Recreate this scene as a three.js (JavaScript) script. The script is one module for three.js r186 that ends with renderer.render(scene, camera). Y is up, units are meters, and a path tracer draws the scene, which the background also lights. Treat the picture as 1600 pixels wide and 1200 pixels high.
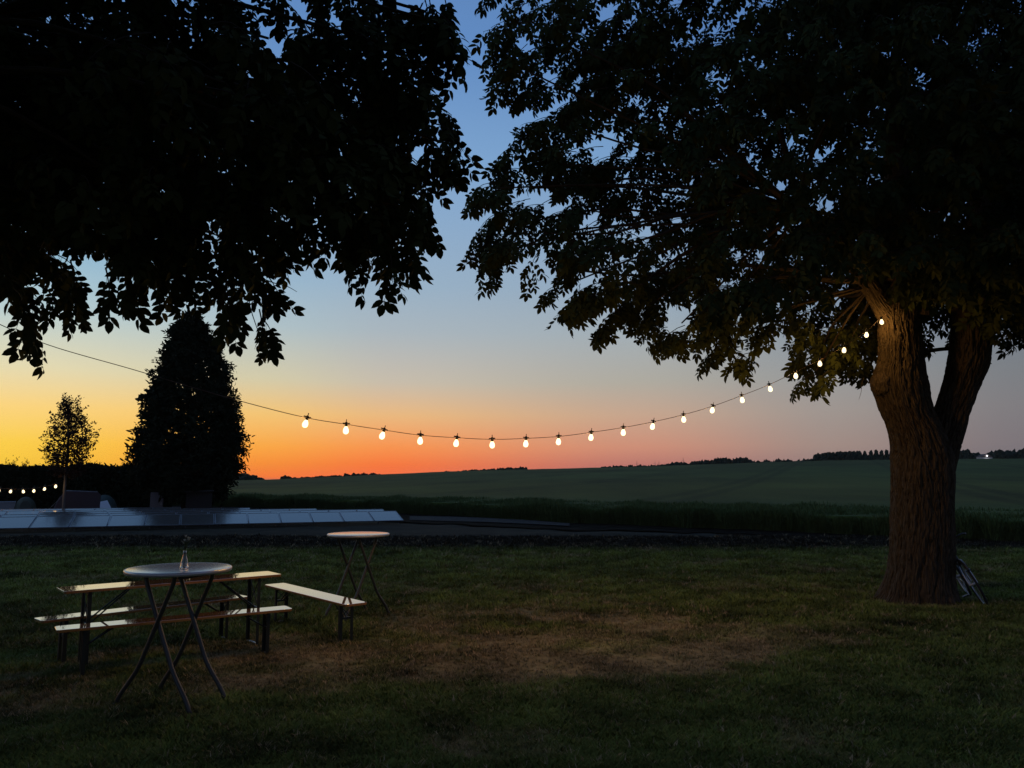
import * as THREE from 'three';
import { mergeGeometries, mergeVertices } from 'three/addons/utils/BufferGeometryUtils.js';
import { RoundedBoxGeometry } from 'three/addons/geometries/RoundedBoxGeometry.js';
import { ImprovedNoise } from 'three/addons/math/ImprovedNoise.js';

// ------------------------------------------------------------------ camera
const EYE = 1.85, F = 1220, PITCH = Math.atan(149 / F);
const scene = new THREE.Scene();
const camera = new THREE.PerspectiveCamera(2 * Math.atan(600 / F) * 180 / Math.PI, 4 / 3, 0.05, 3000);
camera.position.set(0, EYE, 0);
camera.rotation.x = PITCH;
const renderer = new THREE.WebGLRenderer({ antialias: true });
renderer.toneMapping = THREE.LinearToneMapping;
renderer.toneMappingExposure = 1;
renderer.shadowMap.enabled = true;
renderer.setSize(1024, 768);

// ------------------------------------------------------------------ sky: dusk, the sun just gone at the left
const lin = c => { c /= 255; return c <= 0.04045 ? c / 12.92 : ((c + 0.055) / 1.055) ** 2.4; };
const SUN_AZ = -38;
const EL = [0, 1, 2.3, 4.6, 7, 10.7, 14, 23, 30, 50, 90];
const SKY = [                                           // degrees away from the sun's azimuth, then a colour per elevation
  [5, [255,196,58],[255,204,62],[255,209,76],[253,214,128],[230,219,178],[184,206,209],[150,187,208],[121,162,204],[97,138,190],[80,110,158],[76,94,128]],
  [20, [255,120,56],[255,145,54],[254,170,70],[245,198,118],[213,204,170],[175,193,199],[153,182,204],[124,164,206],[98,140,194],[80,110,158],[76,94,128]],
  [29, [252,112,72],[255,122,60],[252,150,80],[236,186,128],[201,190,172],[170,182,190],[153,177,198],[125,164,207],[98,140,195],[80,110,158],[76,94,128]],
  [47, [168,114,114],[190,120,110],[208,144,120],[200,166,142],[176,171,160],[161,173,181],[147,168,189],[121,159,201],[95,135,189],[80,110,158],[76,94,128]],
  [60, [142,122,124],[152,127,124],[162,140,132],[160,150,144],[152,153,153],[135,148,160],[122,145,172],[103,142,190],[84,122,176],[80,110,158],[76,94,128]],
  [71, [114,108,116],[120,112,118],[126,118,122],[128,125,128],[123,127,132],[112,125,142],[104,128,154],[88,124,176],[68,106,164],[80,110,158],[76,94,128]],
  [110, [99,89,99],[103,94,103],[109,99,109],[111,105,116],[111,111,125],[106,114,138],[99,116,151],[86,113,163],[74,103,161],[80,104,142],[76,94,128]],
  [180, [73,67,77],[77,70,81],[85,76,85],[96,84,91],[100,90,99],[96,92,108],[88,92,116],[77,90,127],[69,86,129],[80,104,142],[76,94,128]],
].map(([d, ...c]) => [d, c.map(k => k.map(lin))]);
function skyColor(el, az) {
  let d = Math.abs(((az - SUN_AZ + 540) % 360) - 180);
  el = Math.max(0, el);
  let i = 0; while (i < SKY.length - 2 && d > SKY[i + 1][0]) i++;
  let j = 0; while (j < EL.length - 2 && el > EL[j + 1]) j++;
  const s = t => t * t * (3 - 2 * t) * 0.5 + t * 0.5;
  const u = s(Math.min(1, Math.max(0, (d - SKY[i][0]) / (SKY[i + 1][0] - SKY[i][0]))));
  const v = Math.min(1, (el - EL[j]) / (EL[j + 1] - EL[j]));
  const a = SKY[i][1], b = SKY[i + 1][1];
  return [0, 1, 2].map(k => (a[j][k] * (1 - u) + b[j][k] * u) * (1 - v) + (a[j + 1][k] * (1 - u) + b[j + 1][k] * u) * v);
}
{
  const W = 2048, Hh = 1024, data = new Float32Array(W * Hh * 4);
  for (let r = 0; r < Hh; r++) {
    const el = ((r + 0.5) / Hh - 0.5) * 180;
    for (let c = 0; c < W; c++) {
      const a = ((c + 0.5) / W - 0.5) * 2 * Math.PI, az = Math.atan2(Math.cos(a), -Math.sin(a)) * 180 / Math.PI;
      const k = (r * W + c) * 4, col = skyColor(el, az);
      data[k] = col[0]; data[k + 1] = col[1]; data[k + 2] = col[2]; data[k + 3] = 1;
    }
  }
  const sky = new THREE.DataTexture(data, W, Hh, THREE.RGBAFormat, THREE.FloatType);
  sky.mapping = THREE.EquirectangularReflectionMapping;
  sky.magFilter = sky.minFilter = THREE.LinearFilter;
  sky.needsUpdate = true;
  scene.background = sky; scene.environment = sky;
}
const sun = new THREE.DirectionalLight(0xffb070, 0.03);      // the last of the afterglow, very soft
sun.position.set(Math.sin(SUN_AZ * Math.PI / 180) * 100, 5, -Math.cos(SUN_AZ * Math.PI / 180) * 100);
sun.castShadow = true; sun.shadow.radius = 30;
Object.assign(sun.shadow.camera, { left: -40, right: 40, top: 40, bottom: -40, far: 300 });
scene.add(sun, sun.target);
const FOG = 0.00012;
if (FOG > 0) scene.fog = new THREE.FogExp2(0xb4b098, FOG);

// ------------------------------------------------------------------ helpers
function rngOf(seed) { let a = seed >>> 0; return () => { a = (a + 0x6D2B79F5) | 0; let t = Math.imul(a ^ (a >>> 15), 1 | a); t = (t + Math.imul(t ^ (t >>> 7), 61 | t)) ^ t; return ((t ^ (t >>> 14)) >>> 0) / 4294967296; }; }
const V = (x, y, z) => new THREE.Vector3(x, y, z);
const perlin = new ImprovedNoise();
const noise = (x, y, z = 0.37) => perlin.noise(x, y, z);
const fbm = (x, y, z = 0.37, o = 4) => { let s = 0, a = 0.5, f = 1; for (let i = 0; i < o; i++) { s += a * noise(x * f + i * 17.3, y * f + i * 9.1, z * f); a *= 0.5; f *= 2.03; } return s; };
const smooth = (a, b, x) => { const t = Math.min(1, Math.max(0, (x - a) / (b - a))); return t * t * (3 - 2 * t); };
const lerp = (a, b, t) => a + (b - a) * t;
function ray(px, py) { return V((px - 800) / F, (600 - py) / F, -1).applyAxisAngle(V(1, 0, 0), PITCH); }
function gp(px, py, h = 0) { const r = ray(px, py); return r.multiplyScalar((h - EYE) / r.y).add(V(0, EYE, 0)); }   // where a sight line meets the level h
function at(px, py, d) { const r = ray(px, py); return r.multiplyScalar(d / -r.z).add(V(0, EYE, 0)); }             // d metres ahead
function atR(px, py, R) { const r = ray(px, py); return r.multiplyScalar(R / Math.hypot(r.x, r.z)).add(V(0, EYE, 0)); }
const scaleAt = d => F / d;                                                                                         // photo pixels per metre
const used = {};
function numbered(n) { if (!(n in used)) { used[n] = 0; return n; } return n + '_' + String(++used[n]).padStart(3, '0'); }
function tag(o, label, category, group, kind) { if (label) o.userData.label = label; if (category) o.userData.category = category; if (group) o.userData.group = group; if (kind) o.userData.kind = kind; return o; }
function shade(o) { o.castShadow = o.receiveShadow = true; return o; }
function mesh(name, geo, mat, parent = scene) { const m = shade(new THREE.Mesh(geo, mat)); m.name = parent === scene ? numbered(name) : name; parent.add(m); return m; }
function thing(name, label, category, pos, group, turn = 0) { const g = new THREE.Group(); g.name = numbered(name); g.position.copy(pos); g.rotation.y = turn; tag(g, label, category, group); scene.add(g); return g; }
function dup(o, pos, turn, label, group) { const c = o.clone(); c.name = numbered(o.name.replace(/_\d{3}$/, '')); c.position.copy(pos); c.rotation.y = turn; c.userData = { ...o.userData }; tag(c, label, null, group); scene.add(c); return c; }
function structure(name, geo, mat, label) { const m = mesh(name, geo, mat); m.userData.kind = 'structure'; if (label) m.userData.label = label; return m; }
function rgb(r, g, b) { return new THREE.Color().setRGB(r, g, b); }
function std(color, roughness = 0.8, more = {}) { return new THREE.MeshPhysicalMaterial({ color: rgb(...color), roughness, side: THREE.DoubleSide, ...more }); }
function buffer(pos, idx, uv, col) {
  const g = new THREE.BufferGeometry();
  g.setAttribute('position', new THREE.Float32BufferAttribute(pos, 3));
  if (uv) g.setAttribute('uv', new THREE.Float32BufferAttribute(uv, 2));
  if (col) g.setAttribute('color', new THREE.Float32BufferAttribute(col, 3));
  g.setIndex(idx); g.computeVertexNormals(); return g;
}
function dataTexture(n, f, srgb = false, m = n) {
  const d = new Uint8Array(n * m * 4);
  for (let y = 0; y < m; y++) for (let x = 0; x < n; x++) { const c = f(x / n, y / m), k = (y * n + x) * 4; for (let i = 0; i < 3; i++) d[k + i] = Math.min(255, Math.max(0, c[i] * 255)); d[k + 3] = 255; }
  const t = new THREE.DataTexture(d, n, m, THREE.RGBAFormat); t.wrapS = t.wrapT = THREE.RepeatWrapping; t.magFilter = t.minFilter = THREE.LinearFilter;
  if (srgb) t.colorSpace = THREE.SRGBColorSpace; t.needsUpdate = true; return t;
}
const toS = c => c <= 0.0031308 ? c * 12.92 : 1.055 * c ** (1 / 2.4) - 0.055;
// a tapered tube along points, parallel-transported; bump(angle, along, i) adds to the radius
function sweep(pts, radii, seg = 8, bump = null, cap = true) {
  const n = pts.length, pos = [], uv = [], idx = [];
  let nrm = null, L = 0;
  for (let i = 0; i < n; i++) {
    const t = pts[Math.min(n - 1, i + 1)].clone().sub(pts[Math.max(0, i - 1)]).normalize();
    if (!nrm) { nrm = Math.abs(t.y) > 0.9 ? V(1, 0, 0) : V(0, 1, 0); }
    nrm = nrm.clone().addScaledVector(t, -nrm.dot(t)).normalize();
    const b = t.clone().cross(nrm);
    if (i) L += pts[i].distanceTo(pts[i - 1]);
    for (let k = 0; k <= seg; k++) {
      const a = (k % seg) / seg * 2 * Math.PI, r = radii[i] + (bump ? bump(a, L, i) : 0);
      const p = pts[i].clone().addScaledVector(nrm, Math.cos(a) * r).addScaledVector(b, Math.sin(a) * r);
      pos.push(p.x, p.y, p.z); uv.push(k / seg * 2 * Math.PI * radii[0], L);
    }
  }
  for (let i = 0; i < n - 1; i++) for (let k = 0; k < seg; k++) { const a = i * (seg + 1) + k, c = a + seg + 1; idx.push(a, a + 1, c, a + 1, c + 1, c); }
  if (cap) for (const i of [0, n - 1]) { const c = pos.length / 3; pos.push(pts[i].x, pts[i].y, pts[i].z); uv.push(0, 0); const o = i * (seg + 1); for (let k = 0; k < seg; k++) i ? idx.push(o + k, o + k + 1, c) : idx.push(o + k + 1, o + k, c); }
  const g = buffer(pos, idx, uv);
  const N = g.attributes.normal;                                            // close the seam's shading
  for (let i = 0; i < n; i++) { const a = i * (seg + 1), b = a + seg; const s = V(N.getX(a) + N.getX(b), N.getY(a) + N.getY(b), N.getZ(a) + N.getZ(b)).normalize(); N.setXYZ(a, s.x, s.y, s.z); N.setXYZ(b, s.x, s.y, s.z); }
  return g;
}
const bar = (a, b, r, seg = 8) => sweep([a, b], [r, r], seg);
function bentTube(pts, r, seg = 10, n = 28, tension = 0.5) { const c = new THREE.CatmullRomCurve3(pts, false, 'catmullrom', tension).getPoints(n); return sweep(c, c.map(() => r), seg); }
function rounded(pts, rad, n = 5) {                                           // polyline with rounded corners
  const out = [pts[0]];
  for (let i = 1; i < pts.length - 1; i++) {
    const a = pts[i].clone().add(pts[i - 1].clone().sub(pts[i]).setLength(Math.min(rad, pts[i - 1].distanceTo(pts[i]) * 0.45)));
    const b = pts[i].clone().add(pts[i + 1].clone().sub(pts[i]).setLength(Math.min(rad, pts[i + 1].distanceTo(pts[i]) * 0.45)));
    for (let k = 0; k <= n; k++) { const t = k / n; out.push(a.clone().multiplyScalar((1 - t) ** 2).addScaledVector(pts[i], 2 * t * (1 - t)).addScaledVector(b, t * t)); }
  }
  out.push(pts[pts.length - 1]); return out;
}
const tubePath = (pts, r, rad = 0.08, seg = 10) => { const p = rounded(pts, rad); return sweep(p, p.map(() => r), seg); };
const boxAt = (w, h, d, x, y, z, rot) => { const g = new THREE.BoxGeometry(w, h, d); if (rot) g.rotateZ(rot); g.translate(x, y, z); return g; };
const merge = list => mergeGeometries(list.map(g => { const q = g.index ? g.toNonIndexed() : g; for (const k of Object.keys(q.attributes)) if (!['position', 'normal', 'uv'].includes(k)) q.deleteAttribute(k); if (!q.attributes.uv) q.setAttribute('uv', new THREE.Float32BufferAttribute(new Float32Array(q.attributes.position.count * 2), 2)); return q; }));
function instanced(name, geo, mat, mats, parent, colors) {
  const m = shade(new THREE.InstancedMesh(geo, mat, mats.length));
  mats.forEach((k, i) => m.setMatrixAt(i, k)); if (colors) colors.forEach((c, i) => m.setColorAt(i, c));
  m.name = parent === scene ? numbered(name) : name; m.userData.kind = 'stuff'; parent.add(m); return m;
}

// ------------------------------------------------------------------ materials
const leafMat = std([0.038, 0.048, 0.013], 0.7, { specularIntensity: 0.1 });
const barkTex = dataTexture(512, (u, v) => {
  const w = fbm(u * 12, v * 3, 1.7, 3), r = Math.abs(Math.sin((u * 14 + w * 2.2) * Math.PI)), s = fbm(u * 40, v * 14, 4.4, 3);
  const k = 0.5 + 0.35 * r + 0.5 * s; return [toS(0.088 * k), toS(0.067 * k), toS(0.041 * k)];
}, true);
const barkBump = dataTexture(512, (u, v) => { const w = fbm(u * 12, v * 3, 1.7, 3), r = Math.abs(Math.sin((u * 14 + w * 2.2) * Math.PI)); const k = 0.2 + 0.6 * r + 0.5 * fbm(u * 40, v * 14, 4.4, 3); return [k, k, k]; });
const barkMat = new THREE.MeshPhysicalMaterial({ map: barkTex, bumpMap: barkBump, bumpScale: 0.02, roughness: 0.85, specularIntensity: 0.3, side: THREE.DoubleSide });
const twigMat = std([0.05, 0.04, 0.03], 0.9, { specularIntensity: 0.2 });
const woodTex = dataTexture(512, (u, v) => {
  const g = fbm(u * 3, v * 40, 2.2, 4), ring = Math.sin((v * 26 + fbm(u * 2.2, v * 5, 7.7, 3) * 5) * 3.1);
  const k = 0.82 + 0.28 * g + 0.1 * ring; return [toS(0.4 * k), toS(0.18 * k), toS(0.06 * k)];
}, true);
const woodMat = new THREE.MeshPhysicalMaterial({ map: woodTex, roughness: 0.05, ior: 2.4, specularIntensity: 1, clearcoat: 1, clearcoatRoughness: 0.02, side: THREE.DoubleSide });
const legMat = std([0.02, 0.03, 0.026], 0.42, { metalness: 0.3 });
const tubeMat = std([0.05, 0.055, 0.048], 0.4, { metalness: 0.3 });
const topTex = dataTexture(256, (u, v) => { const k = 0.9 + 0.25 * fbm(u * 14, v * 14, 3.1, 4); return [toS(0.5 * k), toS(0.5 * k), toS(0.48 * k)]; }, true);
const topMat = new THREE.MeshPhysicalMaterial({ map: topTex, roughness: 0.22, clearcoat: 0.6, clearcoatRoughness: 0.12, side: THREE.DoubleSide });
const rimMat = std([0.52, 0.53, 0.52], 0.32, { metalness: 0.6 });
const steelMat = std([0.5, 0.5, 0.5], 0.3, { metalness: 1 });
const blackMat = std([0.012, 0.012, 0.012], 0.5);

// ------------------------------------------------------------------ terrain
const SKYLINE = [[-200, 752], [360, 752], [420, 750.5], [500, 747], [600, 742], [700, 737.5], [830, 734], [1000, 730], [1200, 723], [1300, 720.5], [1400, 719], [1600, 717.5], [1900, 718]];
const CREST = 230;
function skylineAt(px) { for (let i = 0; i < SKYLINE.length - 1; i++) { const [a, ya] = SKYLINE[i], [b, yb] = SKYLINE[i + 1]; if (px <= b || i === SKYLINE.length - 2) return lerp(ya, yb, Math.min(1, Math.max(0, (px - a) / (b - a)))); } }
function crestHeight(az) { const a = Math.min(0.72, Math.max(-0.72, az)); const px = 800 + F * Math.tan(a) * 1.0; const y = skylineAt(px); return atR(px, y, CREST).y; }
function terrain(x, z) {
  const R = Math.hypot(x, z), az = Math.atan2(x, -z);
  const front = smooth(1.35, 0.9, Math.abs(az));
  if (R < 26 || front === 0) return 0;
  const hc = crestHeight(az) - 0.45;
  const up = R < CREST ? hc * smooth(26, CREST * 1.25, R) / smooth(26, CREST * 1.25, CREST) : hc - (R - CREST) * 0.02 - Math.max(0, R - CREST) ** 2 * 2e-5;
  return up * front;
}
const soilMat = std([0.05, 0.055, 0.03], 0.95, { specularIntensity: 0.2 });
{
  const rs = [0.5], pos = [0, -0.03, 0], idx = [], NA = 240;
  while (rs[rs.length - 1] < 820) rs.push(rs[rs.length - 1] * 1.08 + 0.1);
  rs.forEach(r => { for (let k = 0; k < NA; k++) { const a = k / NA * 2 * Math.PI, x = r * Math.sin(a), z = -r * Math.cos(a); pos.push(x, terrain(x, z) - 0.03, z); } });
  for (let k = 0; k < NA; k++) idx.push(0, 1 + (k + 1) % NA, 1 + k);
  for (let i = 0; i < rs.length - 1; i++) for (let k = 0; k < NA; k++) { const a = 1 + i * NA + k, b = 1 + i * NA + (k + 1) % NA, c = a + NA, d = b + NA; idx.push(a, b, c, b, d, c); }
  structure('ground', buffer(pos, idx), soilMat);
}
// lawn: green with a worn brown patch of dry grass between the tables and the tree
const worn = gp(840, 1000), worn2 = gp(330, 1050);
function dryness(x, z) {
  const d = Math.hypot((x - worn.x) / 3.6, (z - worn.z) / 2.6), e = Math.hypot((x - worn2.x) / 3.2, (z - worn2.z) / 1.8);
  const n = fbm(x * 0.55, z * 0.55, 5.1, 4) * 1.5 + fbm(x * 2.2, z * 2.2, 8.8, 3) * 0.8;
  return Math.min(1, Math.max(0, 1.15 * smooth(1.25, 0.25, d) + 0.55 * smooth(1.2, 0.3, e) + 1.5 * n - 0.26));
}
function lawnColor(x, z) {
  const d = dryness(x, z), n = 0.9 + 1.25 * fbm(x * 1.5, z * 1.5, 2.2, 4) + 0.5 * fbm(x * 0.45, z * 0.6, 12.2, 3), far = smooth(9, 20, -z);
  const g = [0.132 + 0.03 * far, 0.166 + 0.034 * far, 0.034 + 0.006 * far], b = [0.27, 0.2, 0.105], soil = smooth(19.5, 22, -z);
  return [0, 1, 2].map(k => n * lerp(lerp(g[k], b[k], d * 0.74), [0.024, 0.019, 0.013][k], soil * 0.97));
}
function lawnHeight(x, z) { return 0.012 + 0.035 * fbm(x * 0.5, z * 0.5, 1.1, 3) + 0.02 * fbm(x * 2.5, z * 2.5, 6.1, 2) * smooth(30, 10, -z); }
const LX0 = -30, LX1 = 26, LZ0 = 6, LZ1 = -34;
{
  const pos = [], uv = [], idx = [], nx = 280, nz = 220;
  for (let j = 0; j <= nz; j++) for (let i = 0; i <= nx; i++) { const x = lerp(LX0, LX1, i / nx), z = lerp(LZ0, LZ1, j / nz); pos.push(x, lawnHeight(x, z), z); uv.push(i / nx, j / nz); }
  for (let j = 0; j < nz; j++) for (let i = 0; i < nx; i++) { const a = j * (nx + 1) + i; idx.push(a, a + 1, a + nx + 1, a + 1, a + nx + 2, a + nx + 1); }
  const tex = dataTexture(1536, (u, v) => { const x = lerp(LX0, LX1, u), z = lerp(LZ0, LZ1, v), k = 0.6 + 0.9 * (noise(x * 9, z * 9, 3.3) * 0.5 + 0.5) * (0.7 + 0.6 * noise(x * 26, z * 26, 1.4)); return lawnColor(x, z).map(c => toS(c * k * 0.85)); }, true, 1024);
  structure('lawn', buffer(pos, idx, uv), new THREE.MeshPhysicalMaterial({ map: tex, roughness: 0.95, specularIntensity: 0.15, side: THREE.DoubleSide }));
}
{ // grass blades
  const R = rngOf(11), gB = [];
  for (let k = 0; k < 9; k++) {
    const a = R() * 6.28, r = 0.035 * Math.sqrt(R()), h = 0.028 + 0.04 * R(), w = 0.0035 + 0.002 * R(), l = 0.4 + 0.9 * R(), b = R() * 6.28;
    const x = r * Math.cos(a), z = r * Math.sin(a), dx = Math.cos(b), dz = Math.sin(b);
    const q = (t, s) => [x + dx * h * l * t * t - dz * w * s * (1 - t * 0.8), h * t * (1 - 0.25 * l * t), z + dz * h * l * t * t + dx * w * s * (1 - t * 0.8)];
    gB.push(buffer([...q(0, -1), ...q(0, 1), ...q(0.55, -1), ...q(0.55, 1), ...q(1, 0)], [0, 1, 2, 1, 3, 2, 2, 3, 4]));
  }
  const geo = mergeGeometries(gB), mats = [], cols = [], e = new THREE.Euler(), q = new THREE.Quaternion();
  for (let i = 0; i < 330000; i++) {
    const z = -(4.4 + 21 * R() ** 1.9), half = -z * 0.68 + 0.4, x = (R() * 2 - 1) * half;
    if (x < LX0 || x > LX1) continue;
    const dry = dryness(x, z), clump = 0.5 + 0.5 * noise(x * 1.7, z * 1.7, 9.9);
    if (R() < 0.35 * dry + 0.35 * (1 - clump)) continue;
    const s = (0.5 + 0.7 * R()) * (0.62 + 0.75 * clump) * (1 + 0.055 * Math.max(0, -z - 8)) * (1 - 0.35 * dry);
    e.set((R() - 0.5) * 0.5, R() * 6.28, (R() - 0.5) * 0.5); q.setFromEuler(e);
    mats.push(new THREE.Matrix4().compose(V(x, lawnHeight(x, z) - 0.006, z), q, V(s * 1.15, s, s * 1.15)));
    const c = lawnColor(x, z), k = 0.7 + 0.7 * R(), straw = R() < 0.05 + 0.22 * dry ? 1 : 0;
    cols.push(straw ? rgb(0.34 * k, 0.26 * k, 0.14 * k) : rgb(c[0] * k, c[1] * k, c[2] * k));
  }
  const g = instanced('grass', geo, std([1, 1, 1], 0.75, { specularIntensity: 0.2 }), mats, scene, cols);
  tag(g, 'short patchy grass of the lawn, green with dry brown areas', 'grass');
}

// ------------------------------------------------------------------ crop field beyond the lawn
const CROP = 0.62;
const EDGE = [gp(60, 789), gp(400, 795), gp(640, 805), gp(900, 820), gp(1150, 829), gp(1400, 841), gp(1600, 848), gp(1900, 862)].map(p => [Math.atan2(p.x, -p.z), Math.hypot(p.x, p.z)]);
function edgeR(az) { return edgeLine(az) + 0.7 * noise(az * 22, 4.2) + 0.35 * noise(az * 70, 1.2); }
function edgeLine(az) { if (az <= EDGE[0][0]) return EDGE[0][1]; for (let i = 0; i < EDGE.length - 1; i++) if (az <= EDGE[i + 1][0]) return lerp(EDGE[i][1], EDGE[i + 1][1], (az - EDGE[i][0]) / (EDGE[i + 1][0] - EDGE[i][0])); return EDGE[EDGE.length - 1][1]; }
const AZ0 = -0.62, AZ1 = 0.86;
function cropTop(R, x, z) { return terrain(x, z) + CROP + 0.1 * fbm(x * 0.35, z * 0.35, 3.3, 4) + 0.05 * noise(x * 0.12, z * 0.12, 7.1); }
{
  const NA = 620, NR = 130, pos = [], uv = [], idx = [], col = [];
  for (let j = -1; j <= NR; j++) for (let i = 0; i <= NA; i++) {
    const az = lerp(AZ0, AZ1, i / NA), e = edgeR(az), R = j < 0 ? e : e * ((CREST + 90) / e) ** (j / NR), x = R * Math.sin(az), z = -R * Math.cos(az);
    pos.push(x, j < 0 ? -0.02 : cropTop(R, x, z), z); uv.push(x / 6, z / 6);
    const rel = R - e, n = fbm(x * 0.035, z * 0.035, 2.7, 4), row = fbm(x * 0.3, z * 0.05, 6.6, 3);
    const tl = Math.abs(((x * 0.92 + z * 0.38) / 18 % 1 + 1) % 1 - 0.5) * 18, tram = 1 - 0.3 * smooth(0.9, 0.3, Math.abs(tl - 1)) * smooth(4, 14, rel);
    const brown = smooth(6, 22, rel) * smooth(110, 30, rel), k = (1 + 0.75 * n + 0.4 * row) * tram;
    col.push(k * (0.082 + 0.03 * brown), k * (0.112 + 0.004 * brown), k * (0.024 - 0.004 * brown));
  }
  for (let j = 0; j <= NR; j++) for (let i = 0; i < NA; i++) { const a = j * (NA + 1) + i; idx.push(a, a + 1, a + NA + 1, a + 1, a + NA + 2, a + NA + 1); }
  const tx = dataTexture(512, (u, v) => { const k = 0.75 + 0.5 * fbm(u * 30, v * 30, 1.9, 4) + 0.2 * noise(u * 120, v * 120); return [toS(k), toS(k), toS(k)]; }, true);
  const m = new THREE.MeshPhysicalMaterial({ map: tx, vertexColors: true, roughness: 0.95, specularIntensity: 0.15, side: THREE.DoubleSide });
  structure('field', buffer(pos, idx, uv, col), m);
}
{ // stalks of the crop along its edge
  const R = rngOf(23), parts = [];
  for (let k = 0; k < 5; k++) {
    const x = (R() - 0.5) * 0.22, z = (R() - 0.5) * 0.22, h = 0.75 + 0.3 * R(), w = 0.009, b = R() * 6.28, l = 0.05 + 0.14 * R();
    const q = (t, s, ww) => [x + Math.cos(b) * l * t * t - Math.sin(b) * ww * s, h * t, z + Math.sin(b) * l * t * t + Math.cos(b) * ww * s];
    parts.push(buffer([...q(0, -1, w), ...q(0, 1, w), ...q(0.82, -1, w * 0.7), ...q(0.82, 1, w * 0.7), ...q(0.9, -1, 0.014), ...q(0.9, 1, 0.014), ...q(1.02, 0, 0)], [0, 1, 2, 1, 3, 2, 2, 3, 4, 3, 5, 4, 4, 5, 6]));
    const y0 = h * (0.4 + 0.3 * R()), c = R() * 6.28;
    parts.push(buffer([x, y0, z, x + Math.cos(c) * 0.1 - 0.01, y0 + 0.1, z + Math.sin(c) * 0.1, x + Math.cos(c) * 0.1 + 0.01, y0 + 0.1, z + Math.sin(c) * 0.1, x + Math.cos(c) * 0.2, y0 + 0.04, z + Math.sin(c) * 0.2], [0, 1, 2, 1, 3, 2]));
  }
  const geo = mergeGeometries(parts), mats = [], cols = [], q = new THREE.Quaternion();
  for (let i = 0; i < 60000; i++) {
    const az = lerp(-0.45, 0.66, R()), rel = -0.1 + 9 * R() ** 2.2, r = edgeR(az) + rel, x = r * Math.sin(az), z = -r * Math.cos(az);
    q.setFromEuler(new THREE.Euler((R() - 0.5) * 0.2, R() * 6.28, (R() - 0.5) * 0.2));
    const s = CROP / 0.95 * (0.8 + 0.4 * R() + 0.35 * noise(x * 0.5, z * 0.5, 8.3));
    mats.push(new THREE.Matrix4().compose(V(x, terrain(x, z) - 0.02, z), q, V(1, s, 1)));
    const k = 0.7 + 0.6 * R(); cols.push(rgb(0.09 * k, 0.125 * k, 0.042 * k));
  }
  tag(instanced('crop', geo, std([1, 1, 1], 0.9, { specularIntensity: 0.15 }), mats, scene, cols), 'dense standing green cereal along the near edge of the field', 'crop');
}
{ // bare track between lawn and field
  const pos = [], uv = [], idx = [], N = 120, M = 10;
  for (let i = 0; i <= N; i++) { const az = lerp(-0.42, 0.72, i / N), e = edgeR(az) + 0.4, w = lerp(9, 2.8, smooth(-0.25, 0.3, az));
    for (let j = 0; j <= M; j++) { const r = e - w * j / M + (j === M ? 0.6 * noise(az * 30, 2) : 0), x = r * Math.sin(az), z = -r * Math.cos(az); pos.push(x, terrain(x, z) + 0.052 + 0.012 * noise(x * 0.7, z * 0.7), z); uv.push(x / 4, z / 4); } }
  for (let i = 0; i < N; i++) for (let j = 0; j < M; j++) { const a = i * (M + 1) + j; idx.push(a, a + M + 1, a + 1, a + 1, a + M + 1, a + M + 2); }
  const tx = dataTexture(512, (u, v) => { const k = 0.7 + 0.9 * fbm(u * 8, v * 8, 5.5, 5); return [toS(0.02 * k), toS(0.015 * k), toS(0.01 * k)]; }, true);
  structure('track', buffer(pos, idx, uv), new THREE.MeshPhysicalMaterial({ map: tx, roughness: 1, specularIntensity: 0.03, side: THREE.DoubleSide }));
  const gp2 = [], gi = [], gu = [];
  const A = [[640, 807, 813], [700, 808, 814.5], [760, 810, 816], [820, 813, 818.5], [890, 818, 822]];
  A.forEach(([x, y0, y1]) => { for (const y of [y0, y1]) { const p = gp(x, y, 0.08); gp2.push(p.x, terrain(p.x, p.z) + 0.085, p.z); gu.push(p.x / 2, p.z / 2); } });
  for (let i = 0; i < A.length - 1; i++) { const a = i * 2; gi.push(a, a + 1, a + 2, a + 1, a + 3, a + 2); }
  const tg = dataTexture(256, (u, v) => { const k = 0.8 + 0.6 * fbm(u * 20, v * 20, 2.5, 4); return [toS(0.075 * k), toS(0.068 * k), toS(0.06 * k)]; }, true);
  structure('path', buffer(gp2, gi, gu), new THREE.MeshPhysicalMaterial({ map: tg, roughness: 1, specularIntensity: 0.05, side: THREE.DoubleSide }));
}

// ------------------------------------------------------------------ far woods on the skyline
const woodMatA = std([0.03, 0.036, 0.024], 0.95, { specularIntensity: 0.1 });
function farTreeGeo(R, w, h, kind) {
  const list = [], n = kind === 'poplar' ? 5 : 7;
  for (let k = 0; k < n; k++) {
    const g = new THREE.IcosahedronGeometry(1, 2), p = g.attributes.position, ph = R() * 50;
    for (let i = 0; i < p.count; i++) { const v = V(p.getX(i), p.getY(i), p.getZ(i)); v.multiplyScalar(1 + 0.55 * noise(v.x * 2.1 + ph, v.y * 2.1, v.z * 2.1) + 0.3 * noise(v.x * 5 + ph, v.y * 5, v.z * 5)); p.setXYZ(i, v.x, v.y, v.z); }
    if (kind === 'poplar') { const t = (k + 0.5) / n; g.scale(w * 0.5 * (1 - 0.65 * t * t), h * 0.16, w * 0.5 * (1 - 0.65 * t * t)); g.translate((R() - 0.5) * w * 0.15, h * (0.15 + 0.75 * t), (R() - 0.5) * w * 0.15); }
    else { const s = 0.28 + 0.16 * R(); g.scale(w * s, h * s * 0.9, w * s); g.translate((R() - 0.5) * w * 0.55, h * (0.36 + 0.32 * R()), (R() - 0.5) * w * 0.55); }
    g.computeVertexNormals(); list.push(g);
  }
  const g = merge(list); return g;
}
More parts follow.
